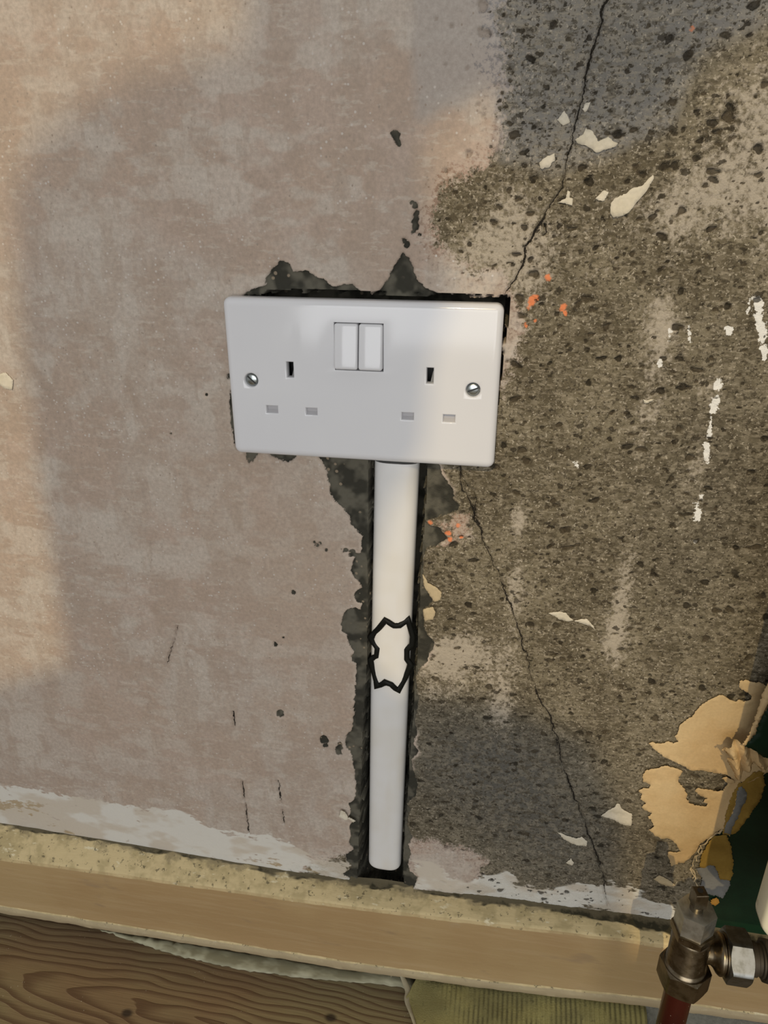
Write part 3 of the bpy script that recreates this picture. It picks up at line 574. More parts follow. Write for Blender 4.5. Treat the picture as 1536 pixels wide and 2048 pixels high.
# pits take a darker colour
pitc = m.math('MULTIPLY', m.step(m.math('ADD', m.attr('pit'), m.math('MULTIPLY', m.math('SUBTRACT', n_f, 0.5), 1.3)), 0.30, 0.75), m.step(m.attr('pinkf'), 6, 0))
base = m.mix(m.math('MULTIPLY', pitc, 0.85), base, m.mix(m.step(n_c2, 0.42, 0.6), (0.022, 0.017, 0.010), (0.065, 0.050, 0.030)))
# bare cement where the skim has been knocked off
mo = m.mix(m.step(n_c2, 0.40, 0.62), (0.038, 0.036, 0.027), (0.115, 0.106, 0.080))
mo = m.mix(m.math('MULTIPLY', m.step(m.voro(170), 0.20, 0.12), m.step(n_c1, 0.50, 0.60)), mo, (0.25, 0.20, 0.14))
mf = m.math('ADD', m.attr('mortar'), m.math('MULTIPLY', m.math('SUBTRACT', m.noise(600, 4, 0.6), 0.5), 1.6))
base = m.mix(m.step(mf, 0.25, -0.25), base, mo)
rim = m.math('MULTIPLY', m.step(mf, 2.2, 0.2), m.step(mf, -0.1, 0.2))
base = m.mix(m.math('MULTIPLY', rim, m.step(n_mid, 0.45, 0.6)), base, (0.52, 0.43, 0.35))
# the crack
ck = m.math('SUBTRACT', m.math('ABSOLUTE', m.math('ADD', m.attr('crack'), m.math('MULTIPLY', m.math('SUBTRACT', n_f, 0.5), 2.4))), m.attr('crackw'))
base = m.mix(m.math('MULTIPLY', m.step(ck, 0.12, -0.18), m.step(m.attr('crackw'), 0.02, 0.12)), base, (0.022, 0.018, 0.013))
hgt = m.math('ADD', m.math('MULTIPLY', n_f, 0.6), m.math('MULTIPLY', n_g, 0.4))
m.bump(m.math('MULTIPLY', hgt, m.math('ADD', 0.28, m.step(m.attr('pinkf'), 2, -3))), 0.0011, 0.8)
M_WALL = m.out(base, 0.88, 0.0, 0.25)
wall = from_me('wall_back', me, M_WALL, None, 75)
tag(wall, 'bare plaster wall, pink skim on the left and pitted grey cement on the right', kind='structure')

def wall_y(x, z):
    """surface of the wall (mm) at a point"""
    j = int(np.clip(np.searchsorted(gx, x), 0, nx - 1)); i = int(np.clip(np.searchsorted(gz, z), 0, nz - 1))
    return float(H[i, j])

# unseen panel added to shape the sun; holes traced back from the lit patches
def plane_poly(polys_outer, holes, y, mat, name, thick):
    loops = [polys_outer] + holes
    flat = [p for l in loops for p in l]
    tris = tessellate_polygon([[Vector((p[0], p[1], 0)) for p in l] for l in loops])
    bm = bmesh.new()
    vs = [bm.verts.new((p[0], y, p[1])) for p in flat]
    for t in tris:
        try: bm.faces.new([vs[i] for i in t])
        except ValueError: pass
    o = from_bm(name, bm, mat)
    md = o.modifiers.new('thickness', 'SOLIDIFY'); md.thickness = thick; md.offset = 0
    return o
WY = 1.75
def to_panel(poly):
    s = WY / SUN_D.y
    out = []
    for x, z in poly:
        p = W(x, 0, z) - SUN_D * s
        out.append((p.x, p.z))
    return out
M_SUN_PANEL = simple('sun_panel_grey', (0.30, 0.28, 0.25), 0.9, var=0.05, scale=20)
sun_panel_o = plane_poly([(-0.85, 0.0), (1.25, 0.0), (1.25, 2.35), (-0.85, 2.35)], [to_panel(T['sun_left']), to_panel(T['sun_right']), [(-0.55, 0.13), (0.91, 0.13), (0.91, 1.2), (-0.55, 1.2)]], -WY, M_SUN_PANEL, 'sun_panel', 0.01)
tag(sun_panel_o, 'added unseen panel with holes shaped to cast the sun patches', kind='structure')

# ------------------------------------------------------------------ skirting board
xs = np.concatenate([np.arange(-1100, -330, 40), np.arange(-330, 300, 3.0), np.arange(300, 1101, 40)])
def prof_at(x):
    top = np.interp(x, [-500, -301, -13, 100, 181, 260], [-374, -374.5, -381, -376, -372.5, -372])
    edge = np.interp(x, [-500, -293, -10, 179, 300], [-394, -393, -386, -376.5, -374])
    bot = np.interp(x, [-500, -308, -11, 100, 208, 300], [-457.5, -457.2, -454.5, -449, -439, -436])
    return top, edge, bot
SK = [('t', 3.0, 2.0), ('t', 0.6, 0.2), ('t', -3.5, -0.8), ('e', -15.6, 2.2), ('e', -17.5, 0.9), ('e', -18.2, -1.4), ('m1', 0, 0), ('m2', 0, 0), ('b', -18.0, 9.5), ('b', -18.9, 8.4), ('b', -19.6, 6.0), ('b', -19.4, 2.0), ('b', -18.2, 0.3), ('b', 0.0, 0.0)]
bm = bmesh.new(); prev = None
for x in xs:
    t, e, b = prof_at(x)
    ring = []
    for i, (k, yy, zz) in enumerate(SK):
        nz1 = fbm(np.array([x]), np.array([i * 31.0]), 14, 3, 201)[0]
        if k == 't': y_, z_ = yy, t + zz + nz1 * 1.6
        elif k == 'e': y_, z_ = yy + nz1 * 0.5, e + zz + nz1 * 1.0
        elif k == 'm1': y_, z_ = -18.0, e - 22
        elif k == 'm2': y_, z_ = -17.8, e - 44
        else: y_, z_ = yy + nz1 * 1.1, b + zz + nz1 * 1.2
        ring.append(bm.verts.new(W(x, y_, z_)))
    if prev:
        for i in range(len(ring) - 1):
            bm.faces.new((prev[i], ring[i], ring[i + 1], prev[i + 1]))
    prev = ring
m = NT('painted_skirting')
lng = m.stretch((0.06, 1, 1)); geo = m.t.nodes.new('ShaderNodeNewGeometry')
sepn = m.t.nodes.new('ShaderNodeSeparateXYZ'); m.t.links.new(geo.outputs['True Normal'], sepn.inputs[0])
sepc = m.t.nodes.new('ShaderNodeSeparateXYZ'); m.t.links.new(m.co, sepc.inputs[0])
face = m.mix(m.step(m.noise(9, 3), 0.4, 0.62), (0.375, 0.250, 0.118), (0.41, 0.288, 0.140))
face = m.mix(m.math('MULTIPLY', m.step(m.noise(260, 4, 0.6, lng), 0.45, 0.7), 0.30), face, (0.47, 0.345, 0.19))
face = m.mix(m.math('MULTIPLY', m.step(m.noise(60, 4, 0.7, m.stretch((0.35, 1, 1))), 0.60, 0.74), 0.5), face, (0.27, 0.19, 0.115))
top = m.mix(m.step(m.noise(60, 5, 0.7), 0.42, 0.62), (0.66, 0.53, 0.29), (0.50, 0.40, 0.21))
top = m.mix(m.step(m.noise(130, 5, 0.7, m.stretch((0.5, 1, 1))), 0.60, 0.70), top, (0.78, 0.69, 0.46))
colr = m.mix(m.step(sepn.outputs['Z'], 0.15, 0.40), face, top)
# dark gap along the wall put into the colour, with mould to the right
d = m.math('MULTIPLY', sepc.outputs['Y'], -1000.0)     # mm out from the wall
xr = m.math('MULTIPLY', m.step(sepc.outputs['X'], 0.02, 0.17), 5.5)
joint_dark = m.math('SUBTRACT', m.math('ADD', m.math('MULTIPLY', m.math('SUBTRACT', m.noise(55, 6, 0.75, m.stretch((0.45, 1, 1))), 0.5), 22.0), m.math('ADD', 2.6, xr)), d)
colr = m.mix(m.math('MULTIPLY', m.step(joint_dark, -0.6, 1.6), 0.96), colr, (0.022, 0.022, 0.014))
grime = m.math('SUBTRACT', m.math('ADD', m.math('MULTIPLY', m.math('SUBTRACT', m.noise(90, 5, 0.7), 0.5), 24.0), 6.0), d)
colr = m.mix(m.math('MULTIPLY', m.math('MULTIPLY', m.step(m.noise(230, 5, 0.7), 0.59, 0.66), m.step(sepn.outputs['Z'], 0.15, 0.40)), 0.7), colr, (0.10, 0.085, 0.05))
colr = m.mix(m.math('MULTIPLY', m.step(grime, 0.0, 5.0), 0.55), colr, (0.20, 0.165, 0.10))
# chipped, paler paint along the foot
lip = m.math('ADD', m.math('SUBTRACT', d, 18.35), m.math('MULTIPLY', m.math('SUBTRACT', m.noise(120, 4, 0.7, m.stretch((0.3, 1, 1))), 0.5), 1.6))
colr = m.mix(m.math('MULTIPLY', m.step(lip, 0.0, 0.5), 0.75), colr, (0.42, 0.35, 0.225))
m.bump(m.noise(350, 4, 0.6, m.stretch((0.3, 1, 1))), 0.0006, 0.6)
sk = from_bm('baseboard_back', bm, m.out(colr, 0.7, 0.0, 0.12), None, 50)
tag(sk, 'tan painted skirting board with chamfered yellowed top edge', kind='structure')

# ------------------------------------------------------------------ floor
M_SUB = simple('subfloor', (0.09, 0.075, 0.05), 0.9, scale=30)
bm = bmesh.new(); v = box(bm, -1100, 1100, -1760, 20, -FLOOR - 40, -FLOOR - 19)
floor = from_bm('floor', bm, M_SUB); tag(floor, 'wooden boarded floor below the skirting', kind='structure')
m = NT('stained_floorboard')
sepc = m.t.nodes.new('ShaderNodeSeparateXYZ'); m.t.links.new(m.co, sepc.inputs[0])
gx_ = m.math('MULTIPLY', m.math('ADD', sepc.outputs['X'], 0.10), 0.095)
gy_ = m.math('ADD', sepc.outputs['Y'], m.math('ADD', 0.068, m.math('MULTIPLY', m.math('SUBTRACT', m.noise(9, 3, 0.5, m.stretch((0.5, 1, 1))), 0.5), 0.05)))
rad = m.math('SQRT', m.math('ADD', m.math('MULTIPLY', gx_, gx_), m.math('MULTIPLY', gy_, gy_)))
rad = m.math('ADD', rad, m.math('MULTIPLY', m.math('SUBTRACT', m.noise(26, 4, 0.55, m.stretch((0.16, 1, 1))), 0.5), 0.017))
ph = m.math('FRACT', m.math('MULTIPLY', rad, 190.0))
late = m.math('MULTIPLY', m.step(ph, 0.35, 0.92), m.step(ph, 1.0, 0.95))
fib = m.noise(900, 3, 0.6, m.stretch((0.03, 1, 1)))
w = m.mix(m.step(m.noise(7, 3), 0.38, 0.62), (0.185, 0.128, 0.068), (0.195, 0.160, 0.084))
w = m.mix(m.math('MULTIPLY', late, 0.72), w, (0.070, 0.034, 0.016))
w = m.mix(1.0, w, m.math('ADD', m.math('MULTIPLY', fib, 0.5), 0.75), 'MULTIPLY')
w = m.mix(m.math('MULTIPLY', m.step(m.voro(330), 0.10, 0.05), m.step(m.noise(30, 2), 0.52, 0.62)), w, (0.5, 0.47, 0.38))
for kx, ky in ((-0.166, -0.0745), (-0.018, -0.052)):
    dx = m.math('MULTIPLY', m.math('SUBTRACT', sepc.outputs['X'], kx), 0.7); dy = m.math('SUBTRACT', sepc.outputs['Y'], ky)
    dd = m.math('SQRT', m.math('ADD', m.math('MULTIPLY', dx, dx), m.math('MULTIPLY', dy, dy)))
    w = m.mix(m.math('MULTIPLY', m.step(dd, 0.0042, 0.0015), 0.9), w, (0.02, 0.013, 0.008))
m.bump(m.math('ADD', fib, late), 0.0004, 0.5)
M_BOARD = m.out(w, 0.5, 0.0, 0.4)
for k in range(6):
    bm = bmesh.new(); box(bm, -1100, 1100, -146 - 148 * k, -1 - 148 * k, -FLOOR - 18, -FLOOR)
    bevel_all(bm, 0.8, 2)
    o = from_bm('floorboard', bm, M_BOARD, floor)
m = NT('old_pale_paint')
cc = m.mix(m.step(m.noise(70, 5, 0.7, m.stretch((0.4, 1, 1))), 0.42, 0.6), (0.28, 0.26, 0.16), (0.44, 0.42, 0.28))
M_PSTRIP = m.out(cc, 0.6)
def cdt(poly, spacing, edge_step=None, ej=0.0, seed=0):
    r = np.random.default_rng(seed); P = np.array(poly, float); B = []
    for a, b in zip(P, np.roll(P, -1, 0)):
        L = np.hypot(*(b - a)); n = max(1, int(L / (edge_step or spacing)))
        for i in range(n):
            q = a + (b - a) * i / n
            if i and ej: q = q + r.normal(0, ej, 2)
            B.append(q)
    B = np.array(B); x0, z0 = B.min(0); x1, z1 = B.max(0)
    gx2, gz2 = np.meshgrid(np.arange(x0, x1, spacing), np.arange(z0, z1, spacing))
    gx2 = gx2 + r.uniform(-.25, .25, gx2.shape) * spacing; gz2 = gz2 + r.uniform(-.25, .25, gz2.shape) * spacing
    s = poly_sdf(gx2, gz2, B, 50)
    I = np.stack([gx2[s < -spacing * 0.45], gz2[s < -spacing * 0.45]], -1)
    V = [Vector(p) for p in B] + [Vector(p) for p in I]
    nb = len(B)
    res = delaunay_2d_cdt(V, [], [list(range(nb))], 1, 1e-5)
    vv = np.array([(p.x, p.y) for p in res[0]]); ff = [list(f) for f in res[2]]
    ds = -poly_sdf(vv[:, 0], vv[:, 1], B, 50)
    return vv, ff, ds
def sheet(name, verts, faces, mat, parent=None, thick=0.4, offset=1.0, smooth=60):
    me = bpy.data.meshes.new(name); me.from_pydata([tuple(v) for v in verts], [], faces); me.update()
    o = from_me(name, me, mat, parent, smooth)
    md = o.modifiers.new('thickness', 'SOLIDIFY'); md.thickness = thick / 1000; md.offset = 0
    return o
vv, ff, ds = cdt(T['paint_strip'], 4, 2.5, 0.35, 3)
sheet('paint_strip', [W(p[0], p[1], -FLOOR + 0.5 + min(0.8, d * 0.3)) for p, d in zip(vv, ds)], ff, M_PSTRIP, floor, 0.6)

# ------------------------------------------------------------------ double socket
PY = -9.0
m = NT('white_plastic')
M_WHITE = m.out(m.mix(m.step(m.noise(20, 2), 0.3, 0.7), (0.69, 0.69, 0.705), (0.71, 0.71, 0.72)), 0.09, 0.0, 0.5)
M_SHUT = simple('shutter_plastic', (0.42, 0.41, 0.42), 0.4, var=0.03)
M_SHUT2 = simple('dark_shutter', (0.16, 0.16, 0.15), 0.4, var=0.03)
M_BLACK = simple('black_plastic', (0.012, 0.012, 0.012), 0.5, var=0.05)
M_ZINC = simple('zinc_screw', (0.40, 0.43, 0.42), 0.28, 1.0, var=0.12, scale=500)
socket = empty('double_socket', W(0, 0, 0), 'white double wall socket with two rocker switches screwed to the wall', 'socket')
SLOTS = [(-40.4, -35.1, 1.3, 11.2, 'e'), (34.7, 39.9, 1.3, 11.1, 'e'), (-53.0, -45.1, -18.9, -13.3, 'p'), (-30.6, -22.9, -18.8, -13.5, 'p'), (22.0, 29.9, -18.8, -13.4, 'p'), (44.1, 51.9, -18.9, -13.4, 'p')]
RHOLE = (-13.35, 13.05, 7.0, 32.2)
holes = [s[:4] for s in SLOTS] + [RHOLE]
SCREWS = [(-59.8, -0.3), (59.8, -0.3)]
sq = [(x - 5, x + 5, z - 5, z + 5) for x, z in SCREWS]
bm = bmesh.new()
cx_ = sorted({-69.0, 69.0} | {h[0] for h in holes + sq} | {h[1] for h in holes + sq})
cz_ = sorted({-39.0, 39.0} | {h[2] for h in holes + sq} | {h[3] for h in holes + sq})
vd = {}
def fv(x, z, y=PY):
    k = (round(x, 3), round(y, 3), round(z, 3))
    if k not in vd: vd[k] = bm.verts.new(W(x, y, z))
    return vd[k]
for i in range(len(cx_) - 1):
    for j in range(len(cz_) - 1):
        mx, mz = (cx_[i] + cx_[i + 1]) / 2, (cz_[j] + cz_[j + 1]) / 2
        if any(h[0] < mx < h[1] and h[2] < mz < h[3] for h in holes + sq):
            continue
        bm.faces.new((fv(cx_[i], cz_[j]), fv(cx_[i + 1], cz_[j]), fv(cx_[i + 1], cz_[j + 1]), fv(cx_[i], cz_[j + 1])))
def hole_walls(h, ch, depth):
    x0, x1, z0, z1 = h
    rs = []
    for ins, y in ((0, PY), (ch * 0.3, PY + ch * 0.05), (ch * 0.75, PY + ch * 0.4), (ch, PY + ch), (ch, PY + depth)):
        rs.append([W(x0 + ins, y, z0 + ins), W(x1 - ins, y, z0 + ins), W(x1 - ins, y, z1 - ins), W(x0 + ins, y, z1 - ins)])
    rings_bm(bm, rs, cap=False)
for s in SLOTS: hole_walls(s[:4], 0.8, 5.0)
hole_walls(RHOLE, 0.25, 5.5)
for (sx, sz), q in zip(SCREWS, sq):          # counterbored screw holes
    n = 32
    circ = lambda r, y: [W(sx + r * math.cos(2 * math.pi * i / n), y, sz + r * math.sin(2 * math.pi * i / n)) for i in range(n)]
    sqr = []
    for i in range(n):
        a = 2 * math.pi * i / n; cxx, czz = math.cos(a), math.sin(a); f = 5 / max(abs(cxx), abs(czz))
        sqr.append(W(sx + cxx * f, PY, sz + czz * f))
    rings_bm(bm, [sqr, circ(4.35, PY), circ(4.1, PY + 0.12), circ(3.75, PY + 0.6), circ(3.6, PY + 3.2), circ(0.2, PY + 3.2)], cap=False)
def rrect(t, y, seg=8):
    """rounded rectangle grown by t mm from the flat face"""
    hx, hz = 69.0, 39.0; rr = max(t, 0.0005); pts = []
    for (sx, sz, a0) in ((1, 1, 0), (-1, 1, 90), (-1, -1, 180), (1, -1, 270)):
        for i in range(seg + 1):
            a = math.radians(a0 + 90 * i / seg)
            pts.append(W(sx * hx + rr * math.cos(a), y, sz * hz + rr * math.sin(a)))
    return pts
rs = [rrect(0.0, PY)]
for k in range(1, 9):
    a = math.radians(90 * k / 8 * 0.95)
    rs.append(rrect(4.0 * math.sin(a), PY + 3.4 * (1 - math.cos(a))))
rs += [rrect(4.0, -2.0), rrect(3.9, -0.4), rrect(2.6, -0.4), rrect(2.4, PY + 6.5)]
rings_bm(bm, rs, cap=False)
bmesh.ops.remove_doubles(bm, verts=bm.verts, dist=1e-7)
from_bm('faceplate', bm, M_WHITE, socket, 35)
for x0, x1 in ((-12.85, -0.35), (0.10, 12.60)):
    bm = bmesh.new()
    z0, z1 = 7.55, 31.6
    pts = {}
    P8 = [W(x0, PY - 3.9, z0 + 0.9), W(x1, PY - 3.9, z0 + 0.9), W(x1, PY - 1.2, z1), W(x0, PY - 1.2, z1), W(x0, PY + 5, z0), W(x1, PY + 5, z0), W(x1, PY + 5, z1), W(x0, PY + 5, z1)]
    v = [bm.verts.new(p) for p in P8]
    for f in ((0, 1, 2, 3), (4, 7, 6, 5), (0, 4, 5, 1), (1, 5, 6, 2), (2, 6, 7, 3), (3, 7, 4, 0)): bm.faces.new([v[i] for i in f])
    bevel_all(bm, 1.3, 5)
    from_bm('rocker_switch', bm, M_WHITE, socket, 40)
for x0, x1, z0, z1, t in SLOTS:
    bm = bmesh.new()
    if t == 'p':                                # stepped shutter behind the pin slot
        zm = z0 + (z1 - z0) * 0.42
        box(bm, x0 - 1, x1 + 1, PY + 2.6, PY + 4.6, zm, z1 + 1)
        pr = [(PY + 2.6, zm), (PY + 1.3, z0 + 0.6), (PY + 1.3, z0 - 1), (PY + 4.6, z0 - 1), (PY + 4.6, zm)]
        rings_bm(bm, [[W(x0 - 1, a, b) for a, b in pr], [W(x1 + 1, a, b) for a, b in pr]])
        o = from_bm('pin_shutter', bm, M_SHUT, socket)
    else:
        # dark well with a slanting shutter leaf in the earth slot
        v = box(bm, x0 - 1, x1 + 1, PY + 4.9, PY + 15, z0 - 1, z1 + 1)
        f = [q for q in bm.faces if q.calc_center_median().y < W(0, PY + 5.0, 0).y]
        bmesh.ops.delete(bm, geom=f, context='FACES_ONLY')
        o = from_bm('earth_well', bm, M_BLACK, socket)
        bm = bmesh.new()
        pr = [(x0 + 2.3, z0 - 0.5), (x1 - 0.7, z0 - 0.5), (x1 - 0.7, z1 - 3.0), (x1 - 1.5, z1 - 3.5)]
        rings_bm(bm, [[W(a, PY + 3.4 + (b - z0) * 0.25, b) for a, b in pr], [W(a, PY + 9, b) for a, b in pr]])
        from_bm('earth_shutter', bm, M_SHUT2, o)
for k, (sx, sz) in enumerate(SCREWS):
    bm = bmesh.new()
    lathe(bm, (sx, PY + 3.0, sz), (0, -1, 0), [(0, 3.35), (1.3, 3.35), (1.9, 3.05), (2.2, 2.4), (2.25, 0.0)], 32)
    sc_o = from_bm('screw', bm, M_ZINC, socket, 40)
    ang = math.radians((-42, 22)[k]); ca, sa = math.cos(ang), math.sin(ang)
    bm = bmesh.new()
    pr = [(-2.9, -0.42), (2.9, -0.42), (2.9, 0.42), (-2.9, 0.42)]
    rings_bm(bm, [[W(sx + a * ca - b * sa, y, sz + a * sa + b * ca) for a, b in pr] for y in (PY + 0.70, PY + 1.1)])
    o = from_bm('screw_slot', bm, M_BLACK, sc_o)

# ------------------------------------------------------------------ conduit in the chase
m = NT('white_pvc')
cc = m.mix(m.step(m.noise(16, 4, 0.6), 0.40, 0.66), (0.72, 0.715, 0.70), (0.68, 0.66, 0.61))
sep_ = m.t.nodes.new('ShaderNodeSeparateXYZ'); m.t.links.new(m.co, sep_.inputs[0])
stain = m.math('MULTIPLY', m.step(m.noise(22, 4, 0.6, m.stretch((1, 1, 0.3))), 0.52, 0.70), 0.5)
cc = m.mix(stain, cc, (0.60, 0.53, 0.40))
M_PVC = m.out(cc, 0.38, 0.0, 0.4)
cond_c = lambda z: float(np.interp(z, [-368, -203, -48], [11.6, 14.5, 18.0]))
cond_w = lambda z: float(np.interp(z, [-368, -203, -48], [12.1, 12.6, 12.9]))
def oval(z, sc_, hw=None, n=48, inner=0.0):
    c0, w0 = cond_c(z), cond_w(z) - inner; out = []
    for i in range(n):
        a = 2 * math.pi * i / n; ca, sa = math.cos(a), math.sin(a)
        ex = 0.62
        out.append(W(c0 + w0 * sc_ * math.copysign(abs(ca) ** ex, ca), 8.5 - (7.2 - inner) * sc_ * math.copysign(abs(sa) ** 0.8, sa), z))
    return out
bm = bmesh.new(); rs = []
zb = -367.5
for k in range(7):
    a = math.radians(90 * k / 6); rs.append(oval(zb + 4.5 * (1 - math.cos(a)), 0.66 + 0.34 * math.sin(a)))
for z in np.linspace(zb + 8, -47.6, 40): rs.append(oval(z, 1.0))
rs.append(oval(-47.3, 0.985)); 
for z in (-47.3, -49, -60, -80): rs.append(oval(z, 1.0, inner=1.3))
rings_bm(bm, rs)
cond = from_bm('cable_conduit', bm, M_PVC, None, 40)
tag(cond, 'white oval plastic cable conduit set in the wall chase below the socket', 'conduit')

M_CONTOUR = simple('contour_black', (0.006, 0.0065, 0.0055), 0.5, var=0.15, spec=0.15)
lp = [(x, None, z) for x, z in T['loop']]
def loop_y(x, z):
    u = min(1.0, abs(x - cond_c(z)) / cond_w(z))
    return 8.5 - 7.2 * (1 - u ** (1 / 0.62 * 1.0)) ** 0.5 - 0.9 if u < 0.93 else 5.0
pts = []
for k in range(len(T['loop'])):
    a = np.array(T['loop'][k]); b = np.array(T['loop'][(k + 1) % len(T['loop'])])
    for i in range(3):
        q = a + (b - a) * i / 3
        pts.append((q[0], min(3.2, loop_y(q[0], q[1])), q[1]))
bm = bmesh.new(); tube(bm, pts, 1.9, 10, closed=True, flat=0.7)
o = from_bm('contour_loop', bm, M_CONTOUR, None, 50)  # drawn-looking black contour, modelled as a closed tube
tag(o, 'black zigzag wire loop lying on the front of the white conduit', 'contour')

# ------------------------------------------------------------------ wallpaper
def paper_mat(name, col, col2, rough=0.85, bump=0.0004, scale=60):
    m = NT(name)
    c = m.mix(m.step(m.noise(scale, 5, 0.6), 0.38, 0.66), col, col2)
    c = m.mix(1.0, c, m.math('ADD', m.math('MULTIPLY', m.noise(700, 3), 0.24), 0.88), 'MULTIPLY')
    m.bump(m.noise(500, 4), bump, 0.6)
    return m.out(c, rough, 0.0, 0.2)
M_BACK = paper_mat('wallpaper_backing', (0.62, 0.46, 0.25), (0.56, 0.39, 0.195), scale=25)
M_SCRAP = paper_mat('pale_paper', (0.66, 0.60, 0.48), (0.60, 0.54, 0.41))
M_TAN = paper_mat('tan_paper', (0.52, 0.42, 0.26), (0.46, 0.37, 0.23))
M_GREEN = paper_mat('green_painted_paper', (0.004, 0.018, 0.008), (0.005, 0.023, 0.010), 0.45, 0.0001)
M_OCHRE = paper_mat('ochre_layer', (0.30, 0.19, 0.040), (0.25, 0.155, 0.030))
M_GREY = paper_mat('blue_grey_layer', (0.185, 0.185, 0.175), (0.165, 0.165, 0.155))
M_ORNG = paper_mat('orange_layer', (0.50, 0.24, 0.04), (0.42, 0.19, 0.03))
def paper(name, poly, off, mat, parent=None, spacing=2.0, ej=0.18, seed=0, lift=0.0, wr=0.25, follow=0.5, thick=0.35, liftf=None):
    vv, ff, ds = cdt(poly, spacing, min(0.8, spacing * 0.5), ej, seed)
    wn = fbm(vv[:, 0], vv[:, 1], 9, 3, 300 + seed)
    out = []
    for i, (x, z) in enumerate(vv):
        h = min(wall_y(x, z), 1.6) * follow + (1 - follow) * 0.2
        l = lift * (1 - min(1.0, ds[i] / 3.0)) ** 2
        if liftf: l += liftf(x, z)
        out.append(W(x, h - off - l - wr * (wn[i] + 0.3), z))
    return sheet(name, out, ff, mat, parent, thick)
scraps = [
 ('scrap_1', M_SCRAP, 'pale curled wallpaper scrap just right of the upper crack'),
 ('scrap_2', M_SCRAP, 'cream slanting wallpaper scrap with a pointed tail, upper right of the wall'),
 ('scrap_3', M_SCRAP, 'small pale paper scrap just left of the upper crack, topmost there'),
 ('scrap_4', M_SCRAP, 'squarish cream paper scrap left of the upper crack'),
 ('scrap_5', M_SCRAP, 'pale five-sided wallpaper scrap left of the big torn wallpaper'),
 ('scrap_6', M_SCRAP, 'flat cream paper sliver right of the lower crack, left half of a pair'),
 ('scrap_7', M_SCRAP, 'thin pointed paper sliver, right half of the pair beside the lower crack'),
 ('scrap_8', M_SCRAP, 'wavy cream paper sliver close to the foot of the lower crack'),
 ('scrap_9', M_TAN, 'tan paper patch right of the conduit, upper of two'),
 ('scrap_10', M_TAN, 'tan square paper patch right of the conduit, lower of two'),
 ('scrap_11', M_SCRAP, 'crumpled cream paper curl left of the conduit foot'),
 ('scrap_12', M_SCRAP, 'white paint flake at the left edge of the pink plaster'),
 ('scrap_13', M_SCRAP, 'tiny paper scrap left of the cream slanting scrap'),
 ('scrap_14', M_SCRAP, 'tiny forked paper scrap right of the crack above the socket corner'),
 ('scrap_15', M_SCRAP, 'tiny pointed paper scrap near the skirting, left of the lower crack'),
 ('scrap_16', M_SCRAP, 'tiny paper scrap right beside the upper crack, above the curled scrap'),
 ('scrap_17', M_SCRAP, 'tiny cream paper fleck on the grey cement right of the socket'),
 ('scrap_18', M_TAN, 'tan paper patch low on the wall beside the radiator valve'),
]
for k, (key, mat, lab) in enumerate(scraps):
    o = paper('paper_scrap', T[key], 0.35, mat, None, 1.4, 0.16, 40 + k, 0.25 if key not in ('scrap_11',) else 2.2, 0.3, 0.7)
    tag(o, lab, 'paper scrap', 'wallpaper scraps left on the wall')
wp = empty('torn_wallpaper', W(228, 0, -300), 'torn layered wallpaper with cream backing and dark green face beside the radiator', 'wallpaper')
o = paper('green_face', T['green_wall'], 0.25, M_GREEN, wp, 5, 0.3, 61, 0, 0.2, 0.2)
o['label'] = 'dark green painted face of the wallpaper'
o = paper('backing_paper', T['backing_upper'], 0.6, M_BACK, wp, 2.2, 0.28, 62, 0.5, 0.5, 0.5); o['label'] = 'cream upper lobe of torn backing paper'
o = paper('backing_paper', T['backing_lower'], 0.65, M_BACK, wp, 2.2, 0.28, 63, 0.5, 0.5, 0.5); o['label'] = 'cream lower lobe of torn backing paper'
paper('backing_paper', T['backing_bit'], 1.2, M_BACK, wp, 1.4, 0.2, 64, 1.0, 0.5)
o = paper('ochre_layer', T['ochre_upper'], 1.0, M_OCHRE, wp, 2.2, 0.3, 65, 0.3, 0.3, 0.3); o['label'] = 'ochre paper layer below the curl'
o = paper('grey_layer', T['grey_upper'], 1.4, M_GREY, wp, 2.0, 0.3, 66, 0, 0.2, 0.3); o['label'] = 'narrow blue-grey paper layer'
o = paper('ochre_layer', T['ochre_lower'], 1.0, M_OCHRE, wp, 2.0, 0.3, 67, 0.3, 0.3, 0.3); o['label'] = 'ochre paper layer above the valve'
o = paper('grey_layer', T['grey_lower'], 0.9, M_GREY, wp, 2.0, 0.3, 68, 0, 0.2, 0.3); o['label'] = 'blue-grey paper layer above the valve'
o = paper('orange_layer', T['orange_bit'], 0.9, M_ORNG, wp, 1.5, 0.3, 69, 0.4, 0.3, 0.3); o['label'] = 'small orange paper fragment'
flap_l = lambda x, z: 11.0
o = paper('green_flap', T['green_flap'], 0.2, M_GREEN, wp, 4, 0.3, 70, 0, 0.8, 0.1, 0.5, lambda x, z: 21 - 0.05 * max(0, x - 232)); o['label'] = 'lifted dark green flap of wallpaper'
o = paper('torn_edge', T['strip'], 0.7, M_BACK, wp, 1.6, 0.35, 71, -2.0, 1.2, 0.1, 0.5, lambda x, z: 22.0); o['label'] = 'cream torn edge of the lifted flap'
o = paper('paper_curl', T['curl'], 0.3, M_BACK, wp, 1.3, 0.35, 72, -3.5, 8.0, 0.1, 0.5, lambda x, z: 17.0 + 2.5 * math.sin(x * 0.9 + z * 0.35)); o['label'] = 'crumpled cream curl of backing paper'
for k, l in enumerate(T['fibres']):
    bm = bmesh.new(); J = jitter(l, 2.0, 0.5, 80 + k)
    tube(bm, [(p[0], -1.2 - 0.9 * math.sin(i * 1.3 + k), p[1]) for i, p in enumerate(J)], [0.55 - 0.3 * i / len(J) + 0.2 * math.sin(i * 2.1) for i in range(len(J))], 6, flat=0.8)
    from_bm('torn_fibre', bm, M_TAN, wp, 60)

